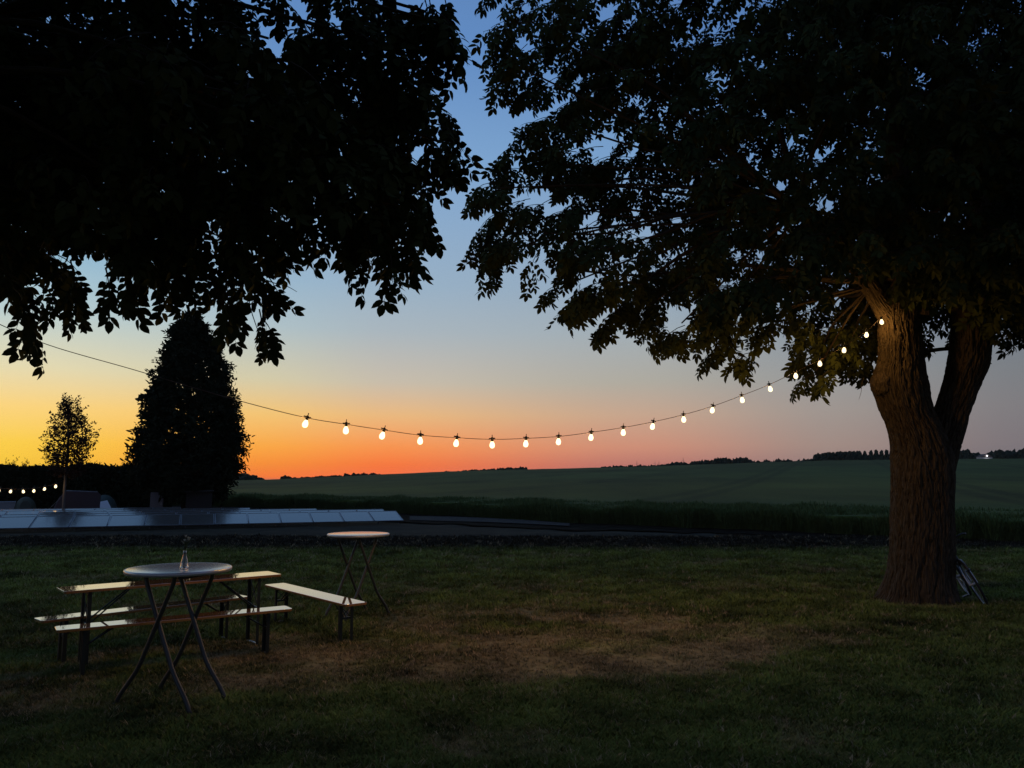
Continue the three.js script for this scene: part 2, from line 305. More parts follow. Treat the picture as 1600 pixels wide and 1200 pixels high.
function trunkGeo(h, r) { return sweep([V(0, -0.5, 0), V(0, h * 0.6, 0)], [r, r * 0.6], 6); }
function wood(label, R, tops, step, seed, kind = 'round', name = 'woodland') {        // tops: [pixel x, pixel y of the tree tops]
  const rnd = rngOf(seed), list = [], rows = 2;
  for (let row = 0; row < rows; row++) for (let px = tops[0][0] + row * step / 2; px <= tops[tops.length - 1][0]; px += step * (0.7 + 0.6 * rnd())) {
    let y = tops[0][1]; for (let i = 0; i < tops.length - 1; i++) if (px >= tops[i][0] && px <= tops[i + 1][0]) y = lerp(tops[i][1], tops[i + 1][1], (px - tops[i][0]) / (tops[i + 1][0] - tops[i][0]));
    const RR = R + row * 14 + rnd() * 8, p = atR(px, y + (rnd() - 0.4) * 1.6, RR), base = terrain(p.x, p.z), h = Math.max(2, p.y - base), w = step * 1.7 * RR / F * (0.8 + 0.5 * rnd());
    const g = farTreeGeo(rnd, w, h, kind); g.translate(p.x, base, p.z); list.push(g);
    list.push(trunkGeo(h, 0.25).translate(p.x, base, p.z));
  }
  return tag(mesh(name, merge(list), woodMatA), label, 'woodland', null, 'stuff');
}
wood('rounded dark copse on the skyline just right of the conifer', 300, [[330, 741], [372, 740], [396, 742], [404, 746]], 9, 101);
wood('low hedgerow on the orange skyline left of the wooded hump', 330, [[452, 747], [500, 744], [540, 742.5]], 5, 102);
wood('small dark wooded hump on the orange skyline', 330, [[540, 741], [570, 739.2], [596, 741]], 6, 103);
wood('thin line of treetops on the skyline above the middle of the field', 330, [[690, 737], [740, 735], [780, 731.5], [812, 731], [834, 733]], 6, 104);
wood('low line of bushes on the skyline left of the broad wood', 330, [[944, 729.5], [975, 726.5], [1000, 728], [1040, 727], [1056, 722.5], [1080, 723]], 7, 105);
wood('broad dark wood on the skyline in the middle distance', 330, [[1086, 720], [1120, 716.5], [1165, 716.5], [1172, 719]], 9, 106);
wood('low ragged tree belt on the skyline left of the poplars', 360, [[1172, 719], [1200, 720], [1235, 718.5], [1272, 718]], 6, 107);
wood('dark wood adjoining the poplar row on the skyline', 330, [[1275, 709], [1290, 706.5], [1320, 705], [1340, 704]], 7, 108, 'poplar');
wood('long dark wood on the skyline right of the big trunk', 330, [[1486, 706], [1510, 704], [1524, 706.5], [1534, 712], [1542, 712], [1556, 705.5], [1584, 704.5], [1610, 700], [1700, 699]], 10, 109);
{ // poplars that stand singly
  const R = rngOf(301), spots = [[1344, 703.5], [1352, 704], [1360.5, 703], [1369, 702.5], [1377, 702.5], [1385, 702], [1393, 703]];
  const labels = ['first poplar of the skyline row, next to the wood', 'second poplar of the skyline row counted from the wood', 'third poplar of the skyline row counted from the wood', 'fourth poplar of the skyline row counted from the wood', 'fifth poplar of the skyline row, third from the big trunk', 'second poplar of the skyline row counted from the big trunk', 'last poplar of the skyline row, partly behind the big trunk'];
  spots.forEach(([x, y], i) => {
    const p = atR(x, y, 330), b = terrain(p.x, p.z), h = p.y - b, t = thing('poplar_tree', labels[i], 'tree', V(p.x, b, p.z), 'poplars in a row on the skyline');
    mesh('trunk', trunkGeo(h, 0.25), woodMatA, t); mesh('crown', farTreeGeo(R, 3.0, h, 'poplar'), woodMatA, t);
  });
  [[443.5, 742.5, 'lone round tree on the orange skyline, the larger of the pair'], [452.5, 743.2, 'lone small tree on the orange skyline, the smaller of the pair']].forEach(([x, y, l]) => {
    const p = atR(x, y, 320), b = terrain(p.x, p.z), h = p.y - b, t = thing('field_tree', l, 'tree', V(p.x, b, p.z));
    mesh('trunk', trunkGeo(h, 0.2), woodMatA, t); mesh('crown', farTreeGeo(R, x < 450 ? 2.2 : 1.5, h, 'round'), woodMatA, t);
  });
}
{ // faint pylons and the lit house far off
  const mastMat = std([0.16, 0.14, 0.14], 0.8);
  [[995, 719.5, 'faint pylon on the skyline, leftmost of the four'], [1023.5, 719.5, 'faint pylon on the skyline, left one of the close pair'], [1029.5, 720, 'faint pylon on the skyline, right one of the close pair'], [1067.5, 714.5, 'faint pylon on the skyline just left of the broad wood']].forEach(([x, y, l]) => {
    const p = atR(x, y, 520), h = 16, b = p.y - h, t = thing('power_pylon', l, 'pylon', V(p.x, b, p.z), 'pylons on the skyline'), k = [];
    for (const sx of [-1, 1]) for (const sz of [-1, 1]) k.push(bar(V(sx * 0.9, 0, sz * 0.9), V(0, h, 0), 0.045, 5));
    mesh('mast', merge(k), mastMat, t);
    for (const yy of [0.72, 0.86]) mesh('crossarm', bar(V(-1.5, h * yy, 0), V(1.5, h * yy, 0), 0.04, 5), mastMat, t);
  });
  const p = atR(1538, 714, 310), b = terrain(p.x, p.z), top = p.y - b;
  const t = thing('farmhouse', 'tiny pale farmhouse with a white lamp among the woods on the skyline', 'house', V(p.x, b, p.z));
  mesh('wall', boxAt(3.6, top, 3, 0, top / 2, 0), std([0.5, 0.48, 0.44], 0.9), t);
  const s = new THREE.Shape([new THREE.Vector2(-2, 0), new THREE.Vector2(2, 0), new THREE.Vector2(0, 1)]);
  mesh('roof', new THREE.ExtrudeGeometry(s, { depth: 3.4, bevelEnabled: false }).translate(0, top + 0.003, -1.7), std([0.08, 0.06, 0.055], 0.9), t);
  const lp = V(-0.2, top + 0.35, 1.95);
  mesh('lamp', new THREE.SphereGeometry(0.16, 12, 8).translate(lp.x, lp.y, lp.z), new THREE.MeshStandardMaterial({ color: 0x888888, emissive: rgb(6, 6.4, 7), roughness: 0.4 }), t);
  const l = new THREE.PointLight(0xf0f4ff, 2); l.position.copy(lp); l.castShadow = true; t.add(l);
}

// ------------------------------------------------------------------ leaves
// a walnut leaf: paired leaflets along a stalk that runs out along +x and bends down
function leafletGeo(len, wid, curl) {
  const pos = [0, 0, 0], n = 4; const idx = [];
  for (let i = 1; i < n; i++) { const t = i / n, w = wid * 0.5 * Math.sin(Math.PI * t ** 0.85) ** 0.75, x = len * t, y = -curl * len * t * t; pos.push(x, y + w * 0.22, -w, x, y, 0, x, y + w * 0.22, w); }
  pos.push(len, -curl * len, 0); const T = pos.length / 3 - 1;
  idx.push(0, 2, 1, 0, 3, 2);
  for (let i = 0; i < n - 2; i++) { const a = 1 + i * 3; idx.push(a, a + 1, a + 4, a, a + 4, a + 3, a + 1, a + 2, a + 5, a + 1, a + 5, a + 4); }
  const a = T - 3; idx.push(a, a + 1, T, a + 1, a + 2, T);
  return buffer(pos, idx);
}
function compoundLeaf(seed, pairs = 3, kl = 1, kw = 1) {
  const R = rngOf(seed), list = [], L = 0.25, sag = 0.35, y = t => -sag * L * t * t;
  for (let i = 0; i < pairs; i++) for (const s of [-1, 1]) {
    const t = 0.34 + 0.56 * i / (pairs - 1), g = leafletGeo(kl * (0.1 + 0.024 * i + 0.012 * R()), kw * (0.05 + 0.008 * R()), 0.1 + 0.3 * R());
    g.rotateX((R() - 0.5) * 0.9); g.rotateZ(-0.15 - 0.35 * R()); g.rotateY(-s * (0.85 + 0.35 * R())); g.translate(L * t, y(t), 0); list.push(g);
  }
  const e = leafletGeo(kl * (0.14 + 0.02 * R()), kw * 0.062, 0.25); e.rotateX((R() - 0.5) * 0.5); e.rotateZ(-0.45); e.translate(L, y(1), 0); list.push(e);
  const st = []; for (let i = 0; i <= 4; i++) st.push(V(L * i / 4, y(i / 4), 0)); const s = sweep(st, st.map(() => 0.0018), 3, null, false); s.deleteAttribute('uv'); list.push(s);
  return mergeGeometries(list);
}
const LEAF = [compoundLeaf(5, 3, 0.95, 1.14), compoundLeaf(6, 3, 0.95, 1.1), compoundLeaf(7, 2, 1, 1.15), compoundLeaf(8, 3, 0.95, 1.14)];
const BROAD = [compoundLeaf(15, 3, 0.86, 1.22), compoundLeaf(16, 2, 0.9, 1.3), compoundLeaf(17, 2, 0.8, 1.2), compoundLeaf(18, 3, 0.82, 1.25)];   // broader leaflets of the left tree

// a tree crown: lobes (ellipsoids in the place) filled with drooping sprays, each spray a twig with leaves in turn
class Crown {
  constructor(seed, axis) { this.R = rngOf(seed); this.axis = axis; this.leaves = []; this.twigs = []; this.branches = []; }
  spray(p, dir, len, n, droop, size = 1) {
    const R = this.R, q = new THREE.Quaternion(), pts = [];
    for (let i = 0; i <= 4; i++) { const t = i / 4; pts.push(p.clone().addScaledVector(dir, len * t * (1 - 0.25 * droop * t)).add(V(0, -droop * len * 0.75 * t * t, 0))); }
    const c = new THREE.CatmullRomCurve3(pts);
    this.twigs.push(sweep(pts, pts.map((_, i) => 0.0065 * (1 - i / 5) + 0.0015), 3, null, false));
    for (let i = 0; i < n; i++) {
      const t = 0.25 + 0.75 * (i + 0.5 * R()) / Math.max(1, n - 0.5), at_ = c.getPoint(Math.min(1, t)), tg = c.getTangent(Math.min(1, t));
      const side = tg.clone().cross(V(0, 1, 0)).normalize().multiplyScalar((i % 2 ? 1 : -1) * (i === n - 1 ? 0.15 : 0.9));
      const ax = tg.multiplyScalar(0.55).add(side).add(V((R() - 0.5) * 0.7, -0.35 - 0.75 * R() * (0.4 + droop), (R() - 0.5) * 0.7)).normalize();
      let up = V((R() - 0.5) * 1.0, 1, (R() - 0.5) * 1.0); if (Math.abs(ax.y) > 0.85) up = V(R() - 0.5, 0.3, R() - 0.5);
      const zz = ax.clone().cross(up).normalize(), yy = zz.clone().cross(ax), s = size * (0.75 + 0.45 * R());
      q.setFromRotationMatrix(new THREE.Matrix4().makeBasis(ax, yy, zz));
      this.leaves.push(new THREE.Matrix4().compose(at_, q, V(s, s, s)));
    }
  }
  lobe(c, rx, ry, rz, dens, o = {}) {
    const R = this.R, n = Math.max(3, Math.round(dens * Math.PI * rx * ry));
    for (let i = 0; i < n; i++) {
      let u, v, w; do { u = R() * 2 - 1; v = R() * 2 - 1; w = R() * 2 - 1; } while (u * u + v * v + w * w > 1);
      const k = (u * u + v * v + w * w) ** -0.17; u *= k; v *= k; w *= k;                // somewhat denser towards the outside
      const p = V(c.x + u * rx, c.y + v * ry, c.z + w * rz);
      const d = p.clone().sub(this.axis).setY(0).normalize().multiplyScalar(0.5).add(V(u * 0.5 + (R() - 0.5), 0.15 - 0.3 * R(), w * 0.5 + (R() - 0.5))).normalize();
      const len = (o.len || 0.5) * (0.6 + 0.7 * R());
      this.spray(p.addScaledVector(d, -len * 0.55), d, len, (o.n || 5) + Math.floor(R() * 3), o.droop ?? 0.5, o.size || 1);
    }
  }
  branch(a, b, r0, r1, sag = 0) {
    const R = this.R, n = 9, pts = [];
    const L = a.distanceTo(b), j = () => (R() - 0.5) * L * 0.1;
    const m1 = a.clone().lerp(b, 0.35).add(V(j(), j() + sag * L, j())), m2 = a.clone().lerp(b, 0.7).add(V(j(), j() + sag * L, j()));
    const c = new THREE.CatmullRomCurve3([a, m1, m2, b]);
    for (let i = 0; i <= n; i++) pts.push(c.getPoint(i / n));
    this.branches.push(sweep(pts, pts.map((_, i) => lerp(r0, r1, i / n)), 7)); return c;
  }
  finish(tree, inv, LEAF, clear = []) {
    if (clear.length) { const c = V(0, 0, 0); this.leaves = this.leaves.filter(m => { c.setFromMatrixPosition(m); return !clear.some(([p, r]) => c.distanceTo(p) < r); }); }                                             // leaves near the lens become parts of their own
    const seen = [], rest = []; const v = V(0, 0, 0), cm = new THREE.Matrix4().makeRotationX(-PITCH);
    const score = this.leaves.map((m, i) => { v.setFromMatrixPosition(m).sub(camera.position).applyMatrix4(cm); const d = -v.z, x = v.x / d * F, y = v.y / d * F; return [d > 0.5 && Math.abs(x) < 790 && Math.abs(y) < 590 ? d : 1e9, i]; }).sort((a, b) => a[0] - b[0]);
    const own = new Set(score.slice(0, 300).filter(s => s[0] < 1e8).map(s => s[1]));
    const off = new THREE.Matrix4().makeTranslation(inv.x, inv.y, inv.z);
    this.leaves.forEach((m, i) => {
      const k = off.clone().multiply(m);
      if (own.has(i)) { const l = mesh('leaf', LEAF[i % 4], leafMat, tree); k.decompose(l.position, l.quaternion, l.scale); } else rest.push(k);
    });
    instanced('foliage', LEAF[0], leafMat, rest, tree);
    const tw = mergeGeometries(this.twigs); tw.translate(inv.x, inv.y, inv.z); const t = mesh('twigs', tw, twigMat, tree); t.userData.kind = 'stuff';
    for (const b of this.branches) { b.translate(inv.x, inv.y, inv.z); mesh('branch', b, barkMat, tree); }
    return rest.length;
  }
}
// deep, upright furrows of old bark
function furrow(a, L, seed, r) {
  const ca = Math.cos(a), sa = Math.sin(a), w = fbm(ca * 1.6 + seed, L * 0.8, sa * 1.6, 3) + 0.45 * fbm(ca * 7 + seed, L * 4, sa * 7, 3), w2 = fbm(ca * 4 + seed, L * 2.4, sa * 4 + 9, 3);
  const r1 = 1 - Math.abs(Math.sin(a * 10 + w * 5)), r2 = 1 - Math.abs(Math.sin(a * 21 + w * 4 + w2 * 9)), brk = 0.5 + 1.1 * noise(ca * 7 + seed, L * 7, sa * 7) + 0.5 * noise(ca * 16 + seed, L * 11, sa * 16);
  return -0.02 - 0.042 * r1 ** 2.2 * Math.max(0.1, brk + 0.25) - 0.026 * r2 ** 2 * Math.max(0.1, 1.1 - 0.5 * brk) + 0.03 * fbm(ca * 5, L * 4 + seed, sa * 5, 4) + 0.03 * noise(ca * 1.4 + seed, L * 0.8, sa * 1.4) + (r > 0.44 ? 0.1 * Math.max(0, 0.4 + Math.cos(5 * a + 2 * Math.sin(a * 2))) * smooth(0.9, 0.15, L) : 0);
}
function limbSweep(rows, D, seed, seg = 300, step = 0.016, dz = null) {            // rows: [pixel y, left, right] of the outline at depth D
  const P = rows.map(([y, l, r], i) => { const d = D + (dz ? dz[i] : 0), p = at((l + r) / 2, y, d); return [p, (r - l) / 2 / scaleAt(d)]; });
  const c = new THREE.CatmullRomCurve3(P.map(p => p[0]), false, 'centripetal'), n = Math.ceil(c.getLength() / step), pts = [], rad = [];
  for (let i = 0; i <= n; i++) { const t = i / n * (P.length - 1), k = Math.min(P.length - 2, Math.floor(t)), f = t - k; pts.push(c.getPoint(i / n)); rad.push(lerp(P[k][1], P[k + 1][1], f * f * (3 - 2 * f) * 0.4 + f * 0.6)); }
  return sweep(pts, rad, seg, (a, L, i) => furrow(a, L, seed, rad[i]) * Math.min(1, rad[i] / 0.25));
}

// ------------------------------------------------------------------ the big walnut tree at the right
const foot = gp(1436, 948); const DT = -foot.z + 0.5;
{
  const base = V(at(1436, 900, DT).x, 0, -DT);
  const tree = thing('walnut_tree', 'big forked walnut tree with furrowed trunk lit by the string of bulbs', 'tree', base);
  const inv = base.clone().negate();
  const trunk = limbSweep([[985, 1352, 1522], [958, 1372, 1500], [935, 1383, 1490], [890, 1390, 1487], [840, 1393, 1487], [790, 1395, 1488], [745, 1395, 1489], [712, 1394, 1486], [682, 1391, 1473], [652, 1382, 1459], [624, 1369, 1451], [605, 1363, 1449], [588, 1364, 1446], [570, 1371, 1443], [545, 1373, 1441], [515, 1373, 1439], [488, 1374, 1440], [465, 1380, 1440], [435, 1390, 1440], [395, 1394, 1437]], DT, 1.3);
  mesh('trunk', trunk.translate(inv.x, inv.y, inv.z), barkMat, tree);
  const limb = limbSweep([[800, 1420, 1484], [740, 1432, 1490], [700, 1440, 1498], [670, 1450, 1507], [645, 1459, 1514], [600, 1473, 1531], [565, 1481, 1544], [540, 1485, 1548], [510, 1488, 1546], [470, 1492, 1548], [420, 1500, 1552], [340, 1512, 1556]], DT + 0.12, 5.7, 220);
  mesh('limb', limb.translate(inv.x, inv.y, inv.z), barkMat, tree);
  const stub = limbSweep([[535, 1392, 1432], [505, 1377, 1420], [485, 1366, 1402], [468, 1357, 1388], [445, 1342, 1374], [410, 1318, 1346], [360, 1280, 1304], [320, 1236, 1256]], DT - 0.05, 8.2, 130, 0.02);
  mesh('limb', stub.translate(inv.x, inv.y, inv.z), barkMat, tree);
  const burl = new THREE.IcosahedronGeometry(1, 12), bp = burl.attributes.position;
  for (let i = 0; i < bp.count; i++) { const v = V(bp.getX(i), bp.getY(i), bp.getZ(i)); v.multiplyScalar(1 + 0.2 * fbm(v.x * 2, v.y * 2, v.z * 2, 3)); bp.setXYZ(i, v.x, v.y, v.z); }
  burl.scale(0.16, 0.2, 0.2); burl.computeVertexNormals(); const bq = at(1378, 600, DT - 0.1).add(inv); burl.translate(bq.x, bq.y, bq.z); mesh('burl', burl, barkMat, tree);
  const C = new Crown(77, base);
  // lobes: pixel x, y, half width, half height (pixels at that depth), depth beyond the trunk, sprays per square metre
  const lobes = [
    [1150, 40, 340, 150, 0, 17], [1480, 40, 280, 180, 1, 17], [1300, 180, 300, 170, -1.5, 15], [1010, 190, 220, 130, 0.8, 14], [1270, 270, 240, 150, 0.5, 14], [1500, 300, 200, 170, -1.2, 17], [1520, 330, 160, 150, 2.2, 16],
    [900, 80, 150, 90, -0.6, 14], [830, 40, 105, 60, 0.3, 11], [790, 110, 42, 32, -0.5, 11], [880, 200, 60, 50, -0.3, 15], [815, 300, 72, 62, 0.2, 13], [772, 250, 34, 28, 0.1, 12], [755, 300, 36, 36, -0.4, 11], [798, 392, 60, 32, 0, 13], [752, 405, 26, 24, 0.2, 12], [1010, 500, 52, 28, 0.1, 12], [1065, 525, 36, 26, -0.2, 12], [950, 520, 24, 26, 0.2, 12], [850, 370, 92, 50, -0.2, 13], [758, 365, 40, 40, 0.5, 14], [905, 300, 110, 90, 0.6, 10],
    [930, 400, 92, 62, -0.5, 14], [1060, 410, 150, 75, 0.2, 15], [1040, 300, 160, 110, 1.4, 12], [1170, 420, 140, 70, -1.4, 15], [1180, 400, 150, 90, 1.8, 14], [1330, 410, 130, 85, 1.4, 18], [1310, 365, 120, 80, -1.6, 13], [1500, 392, 130, 62, -0.9, 18], [1560, 440, 80, 60, 0.8, 16], [1500, 400, 120, 70, 1.6, 16],
    [935, 485, 36, 42, -0.2, 13], [885, 465, 34, 28, 0.1, 10], [1000, 470, 45, 40, 0.4, 10], [1090, 500, 62, 40, -0.4, 13], [1160, 545, 36, 46, 0.1, 13], [1115, 545, 30, 28, 0.2, 11], [1230, 500, 62, 46, -0.2, 15], [1285, 560, 46, 44, 0.3, 17], [1335, 545, 46, 46, 0.7, 19], [1300, 500, 70, 46, 1.0, 18], [1275, 600, 22, 16, 0.2, 12], [1360, 500, 34, 40, 1.3, 17],
    [1560, 510, 52, 46, 0.6, 13], [1548, 560, 30, 24, 0.5, 10], [1470, 500, 36, 32, 1.0, 9], [1465, 545, 26, 10, 0.8, 8], [1600, 540, 30, 26, 0.2, 10],
    [1650, 200, 220, 220, 0.6, 12], [1640, 430, 130, 110, -0.5, 12],
  ];
  const forks = [at(1420, 400, DT), at(1530, 360, DT + 0.1), at(1250, 330, DT), at(1360, 448, DT)];
  lobes.forEach(([x, y, rx, ry, dd, dens], i) => {
    const d = DT + dd * 1.5, s = scaleAt(d), c = at(x + (x < 830 ? 20 : 0), y - (y > 440 ? 20 : 6), d), rxm = rx / s, rym = ry / s, small = rx < 60;
    C.lobe(c, rxm, rym, small ? 0.6 : Math.min(1.8, (rxm + rym) * 0.5), dens * (small ? 1.5 : x < 1330 ? 0.8 : 1.12), { droop: small ? 0.6 : 0.4, len: small ? 0.42 : 0.55, n: 5, size: 0.92 });
    let from = forks[0]; for (const f of forks) if (f.distanceTo(c) < from.distanceTo(c)) from = f;
    const k = Math.min(0.11, 0.018 + 0.03 * rym); C.branch(from, c, k, 0.012, 0.04);
  });
  // upper crown that rises out of the picture and closes over the lawn
  for (const [x, y, z, r] of [[-2, 9.5, 0, 3], [1.5, 10, -1, 3.2], [0, 11, 2, 3], [3, 8, 1, 3], [-1, 8.5, 3.2, 2.6], [2.6, 6.8, 3, 2.2]]) C.lobe(base.clone().add(V(x, y, z)), r, r * 0.7, r, 6, { n: 5, size: 1.1 });
  for (const [a, b, r] of [[[1150, 452], [1400, 437], 0.07], [[880, 420], [1270, 425], 0.04], [[1110, 275], [1260, 320], 0.06], [[930, 330], [1200, 345], 0.035], [[1437, 505], [1500, 480], 0.05]]) C.branch(at(b[0], b[1], DT), at(a[0], a[1], DT + 0.2), r, r * 0.35, 0.02);
  C.branch(at(1438, 550, DT + 0.3), at(1490, 545, DT + 0.4), 0.035, 0.03); C.branch(at(1430, 500, DT), at(1405, 120, DT), 0.28, 0.14, 0); C.branch(at(1528, 380, DT + 0.1), at(1545, 60, DT), 0.2, 0.1, 0);
  C.branch(at(1350, 590, DT - 0.2), at(1342, 624, DT - 0.25), 0.005, 0.002);
  globalThis.nRight = C.finish(tree, inv, LEAF, [[at(1378, 494, DT - 0.5), 0.55], [at(1400, 500, DT - 0.8), 0.5], [at(1356, 520, DT - 0.6), 0.34], [at(1380, 490, DT - 1.3), 0.5], [at(1319, 545, DT - 0.6), 0.25]]);
}

// ------------------------------------------------------------------ the walnut tree at the left, its trunk outside the picture
const DL = 6.3;
const leftBase = V(-6.6, 0, -5.2);
{
  const tree = thing('walnut_tree', 'dark walnut canopy with hanging leaves at upper left, trunk unseen', 'tree', leftBase), inv = leftBase.clone().negate();
  const rows = [], rad = []; for (let i = 0; i <= 180; i++) { const t = i / 180; rows.push(V(0.3 * t, t * 5.2 - 0.1, 0.2 * t * t)); rad.push(0.5 - 0.16 * t + 0.25 * Math.max(0, 0.12 - t) / 0.12); }
  mesh('trunk', sweep(rows, rad, 110, (a, L, i) => furrow(a, L, 3.9, rad[i])), barkMat, tree);
  const C = new Crown(99, leftBase);
  const lobes = [
    [120, 60, 260, 210, 0, 30], [420, 60, 220, 190, 0.4, 30], [250, 180, 280, 150, 1.0, 26], [560, 90, 110, 130, 0.3, 26], [480, 230, 170, 110, -0.4, 28], [130, 260, 190, 120, -0.3, 28], [340, 300, 160, 75, 0.2, 22], [120, 360, 190, 70, 0.6, 28], [250, 340, 130, 70, -0.5, 20],
    [560, 300, 100, 70, 0.1, 24], [350, 130, 200, 110, -0.9, 20], [640, 70, 42, 90, 0, 17], [645, 190, 58, 66, 0.1, 24], [610, 240, 80, 60, 0.3, 24], [650, 260, 44, 40, -0.1, 22], [648, 330, 36, 36, 0.2, 16], [610, 370, 52, 30, 0, 15], [718, 222, 22, 26, 0.2, 14], [694, 18, 24, 40, -0.2, 13], [715, 35, 26, 14, -0.3, 12],
    [40, 110, 150, 90, -0.4, 26], [10, 320, 100, 100, 0.3, 24], [30, 210, 120, 120, 0.8, 22], [60, 60, 160, 110, 0.8, 26], [40, 420, 80, 50, 0, 22], [260, 410, 70, 42, 0.1, 20], [340, 400, 60, 50, 0.3, 20], [395, 335, 60, 30, 0, 15], [455, 345, 50, 28, 0.1, 13],
  ];
  const fork = leftBase.clone().add(V(0.3, 4.9, 0.1));
  lobes.forEach(([x, y, rx, ry, dd, dens]) => {
    const d = DL + dd * 1.3, s = scaleAt(d), c = at(x - (x > 600 ? 30 : 0), y - (y > 300 ? 20 : 0), d), rxm = rx / s, rym = ry / s, small = rx < 60;
    C.lobe(c, rxm, rym, small ? 0.4 : Math.min(1.2, 0.4 + rxm * 0.6), dens * (small ? 1.3 : 0.92), { droop: 0.6, len: small ? 0.32 : 0.48, n: 5, size: 0.84 });
    C.branch(fork, c, Math.min(0.12, 0.03 + 0.04 * rym), 0.012, 0.03);
  });
  // sprays that hang into the open sky: tip of twig from, direction, length, leaves, droop
  const H = [[60, 500, .5, -.2, .42, 6], [40, 530, .3, -.6, .3, 5], [90, 480, .4, -.3, .34, 6], [20, 500, .3, -.5, .3, 6], [65, 545, -.2, -.8, .16, 4], [110, 460, .2, -.7, .26, 6], [195, 445, .15, -.9, .2, 5], [165, 450, .2, -.8, .16, 4], [215, 450, .1, -.9, .17, 4], [255, 440, .2, -.8, .22, 5], [290, 445, .3, -.7, .24, 6], [352, 458, .2, -.8, .26, 6], [345, 500, .3, -.7, .15, 4],
    [398, 420, .25, -.8, .24, 5], [400, 455, .35, -.6, .22, 7], [415, 460, .5, -.5, .16, 5], [405, 515, .2, -.9, .24, 6], [410, 530, .5, -.5, .13, 4], [478, 368, .1, -.9, .2, 4], [500, 375, .3, -.8, .16, 4], [525, 370, .2, -.8, .2, 4], [555, 420, .1, -.9, .2, 5], [548, 390, .2, -.8, .12, 3], [610, 430, .1, -.9, .18, 7], [612, 405, .15, -.9, .14, 4], [655, 385, .4, -.7, .2, 6], [665, 350, .5, -.5, .18, 5], [640, 395, .2, -.8, .16, 5], [672, 330, .7, -.3, .12, 4], [690, 195, .8, -.1, .24, 6], [700, 225, .7, -.2, .24, 6], [690, 245, .7, -.5, .2, 5], [665, 110, .7, -.2, .14, 4], [668, 150, .7, -.4, .16, 5], [660, 40, .8, -.1, .14, 4], [672, 60, .5, -.6, .14, 4], [690, 20, .2, -.8, .22, 6], [712, 15, .3, -.8, .2, 6], [585, 380, .2, -.8, .2, 5], [440, 365, .3, -.7, .16, 4]];
  H.forEach(([x, y, dx, dy, len, n]) => C.spray(at(x - (x > 640 ? 22 : 0), y - (x < 120 ? 54 : 32), DL + (C.R() - 0.5) * 0.8), V(dx, dy, (C.R() - 0.5) * 0.4).normalize(), len, n, 0.45, 0.78));
  // the bare, forked twig and the stalks that carry the hanging sprays
  C.branch(at(378, 385, DL), at(412, 436, DL), 0.007, 0.005); C.branch(at(412, 436, DL), at(464, 456, DL), 0.005, 0.002); C.branch(at(378, 385, DL), at(404, 520, DL), 0.007, 0.003); C.branch(at(405, 436, DL), at(408, 462, DL), 0.004, 0.003); C.branch(at(608, 385, DL), at(612, 432, DL), 0.004, 0.003); C.branch(at(545, 372, DL), at(556, 424, DL), 0.004, 0.003);
  for (const [x, y, z, r] of [[-4.5, 6.2, -2.6, 2.4], [-2, 6.4, -2.2, 2.2], [0, 6.8, -1.6, 2], [-5, 6.5, 0.5, 2.6], [-2, 7, 1.5, 2.6], [-8.5, 6, -3, 2.8], [-6.5, 8.2, -5, 3.4], [-3, 8, -4.6, 2.8], [-9, 6.4, -7, 2.8], [1.5, 7.2, 1.2, 2.2], [2.5, 7.6, -1.6, 1.8], [1.2, 7.9, -2.6, 2], [3.4, 8, -2.2, 2], [4.6, 7.8, -0.6, 2]]) C.lobe(V(x, y, z), r, r * 0.5, r, 17, { n: 5, size: 1 });
  globalThis.nLeft = C.finish(tree, inv, BROAD);
}

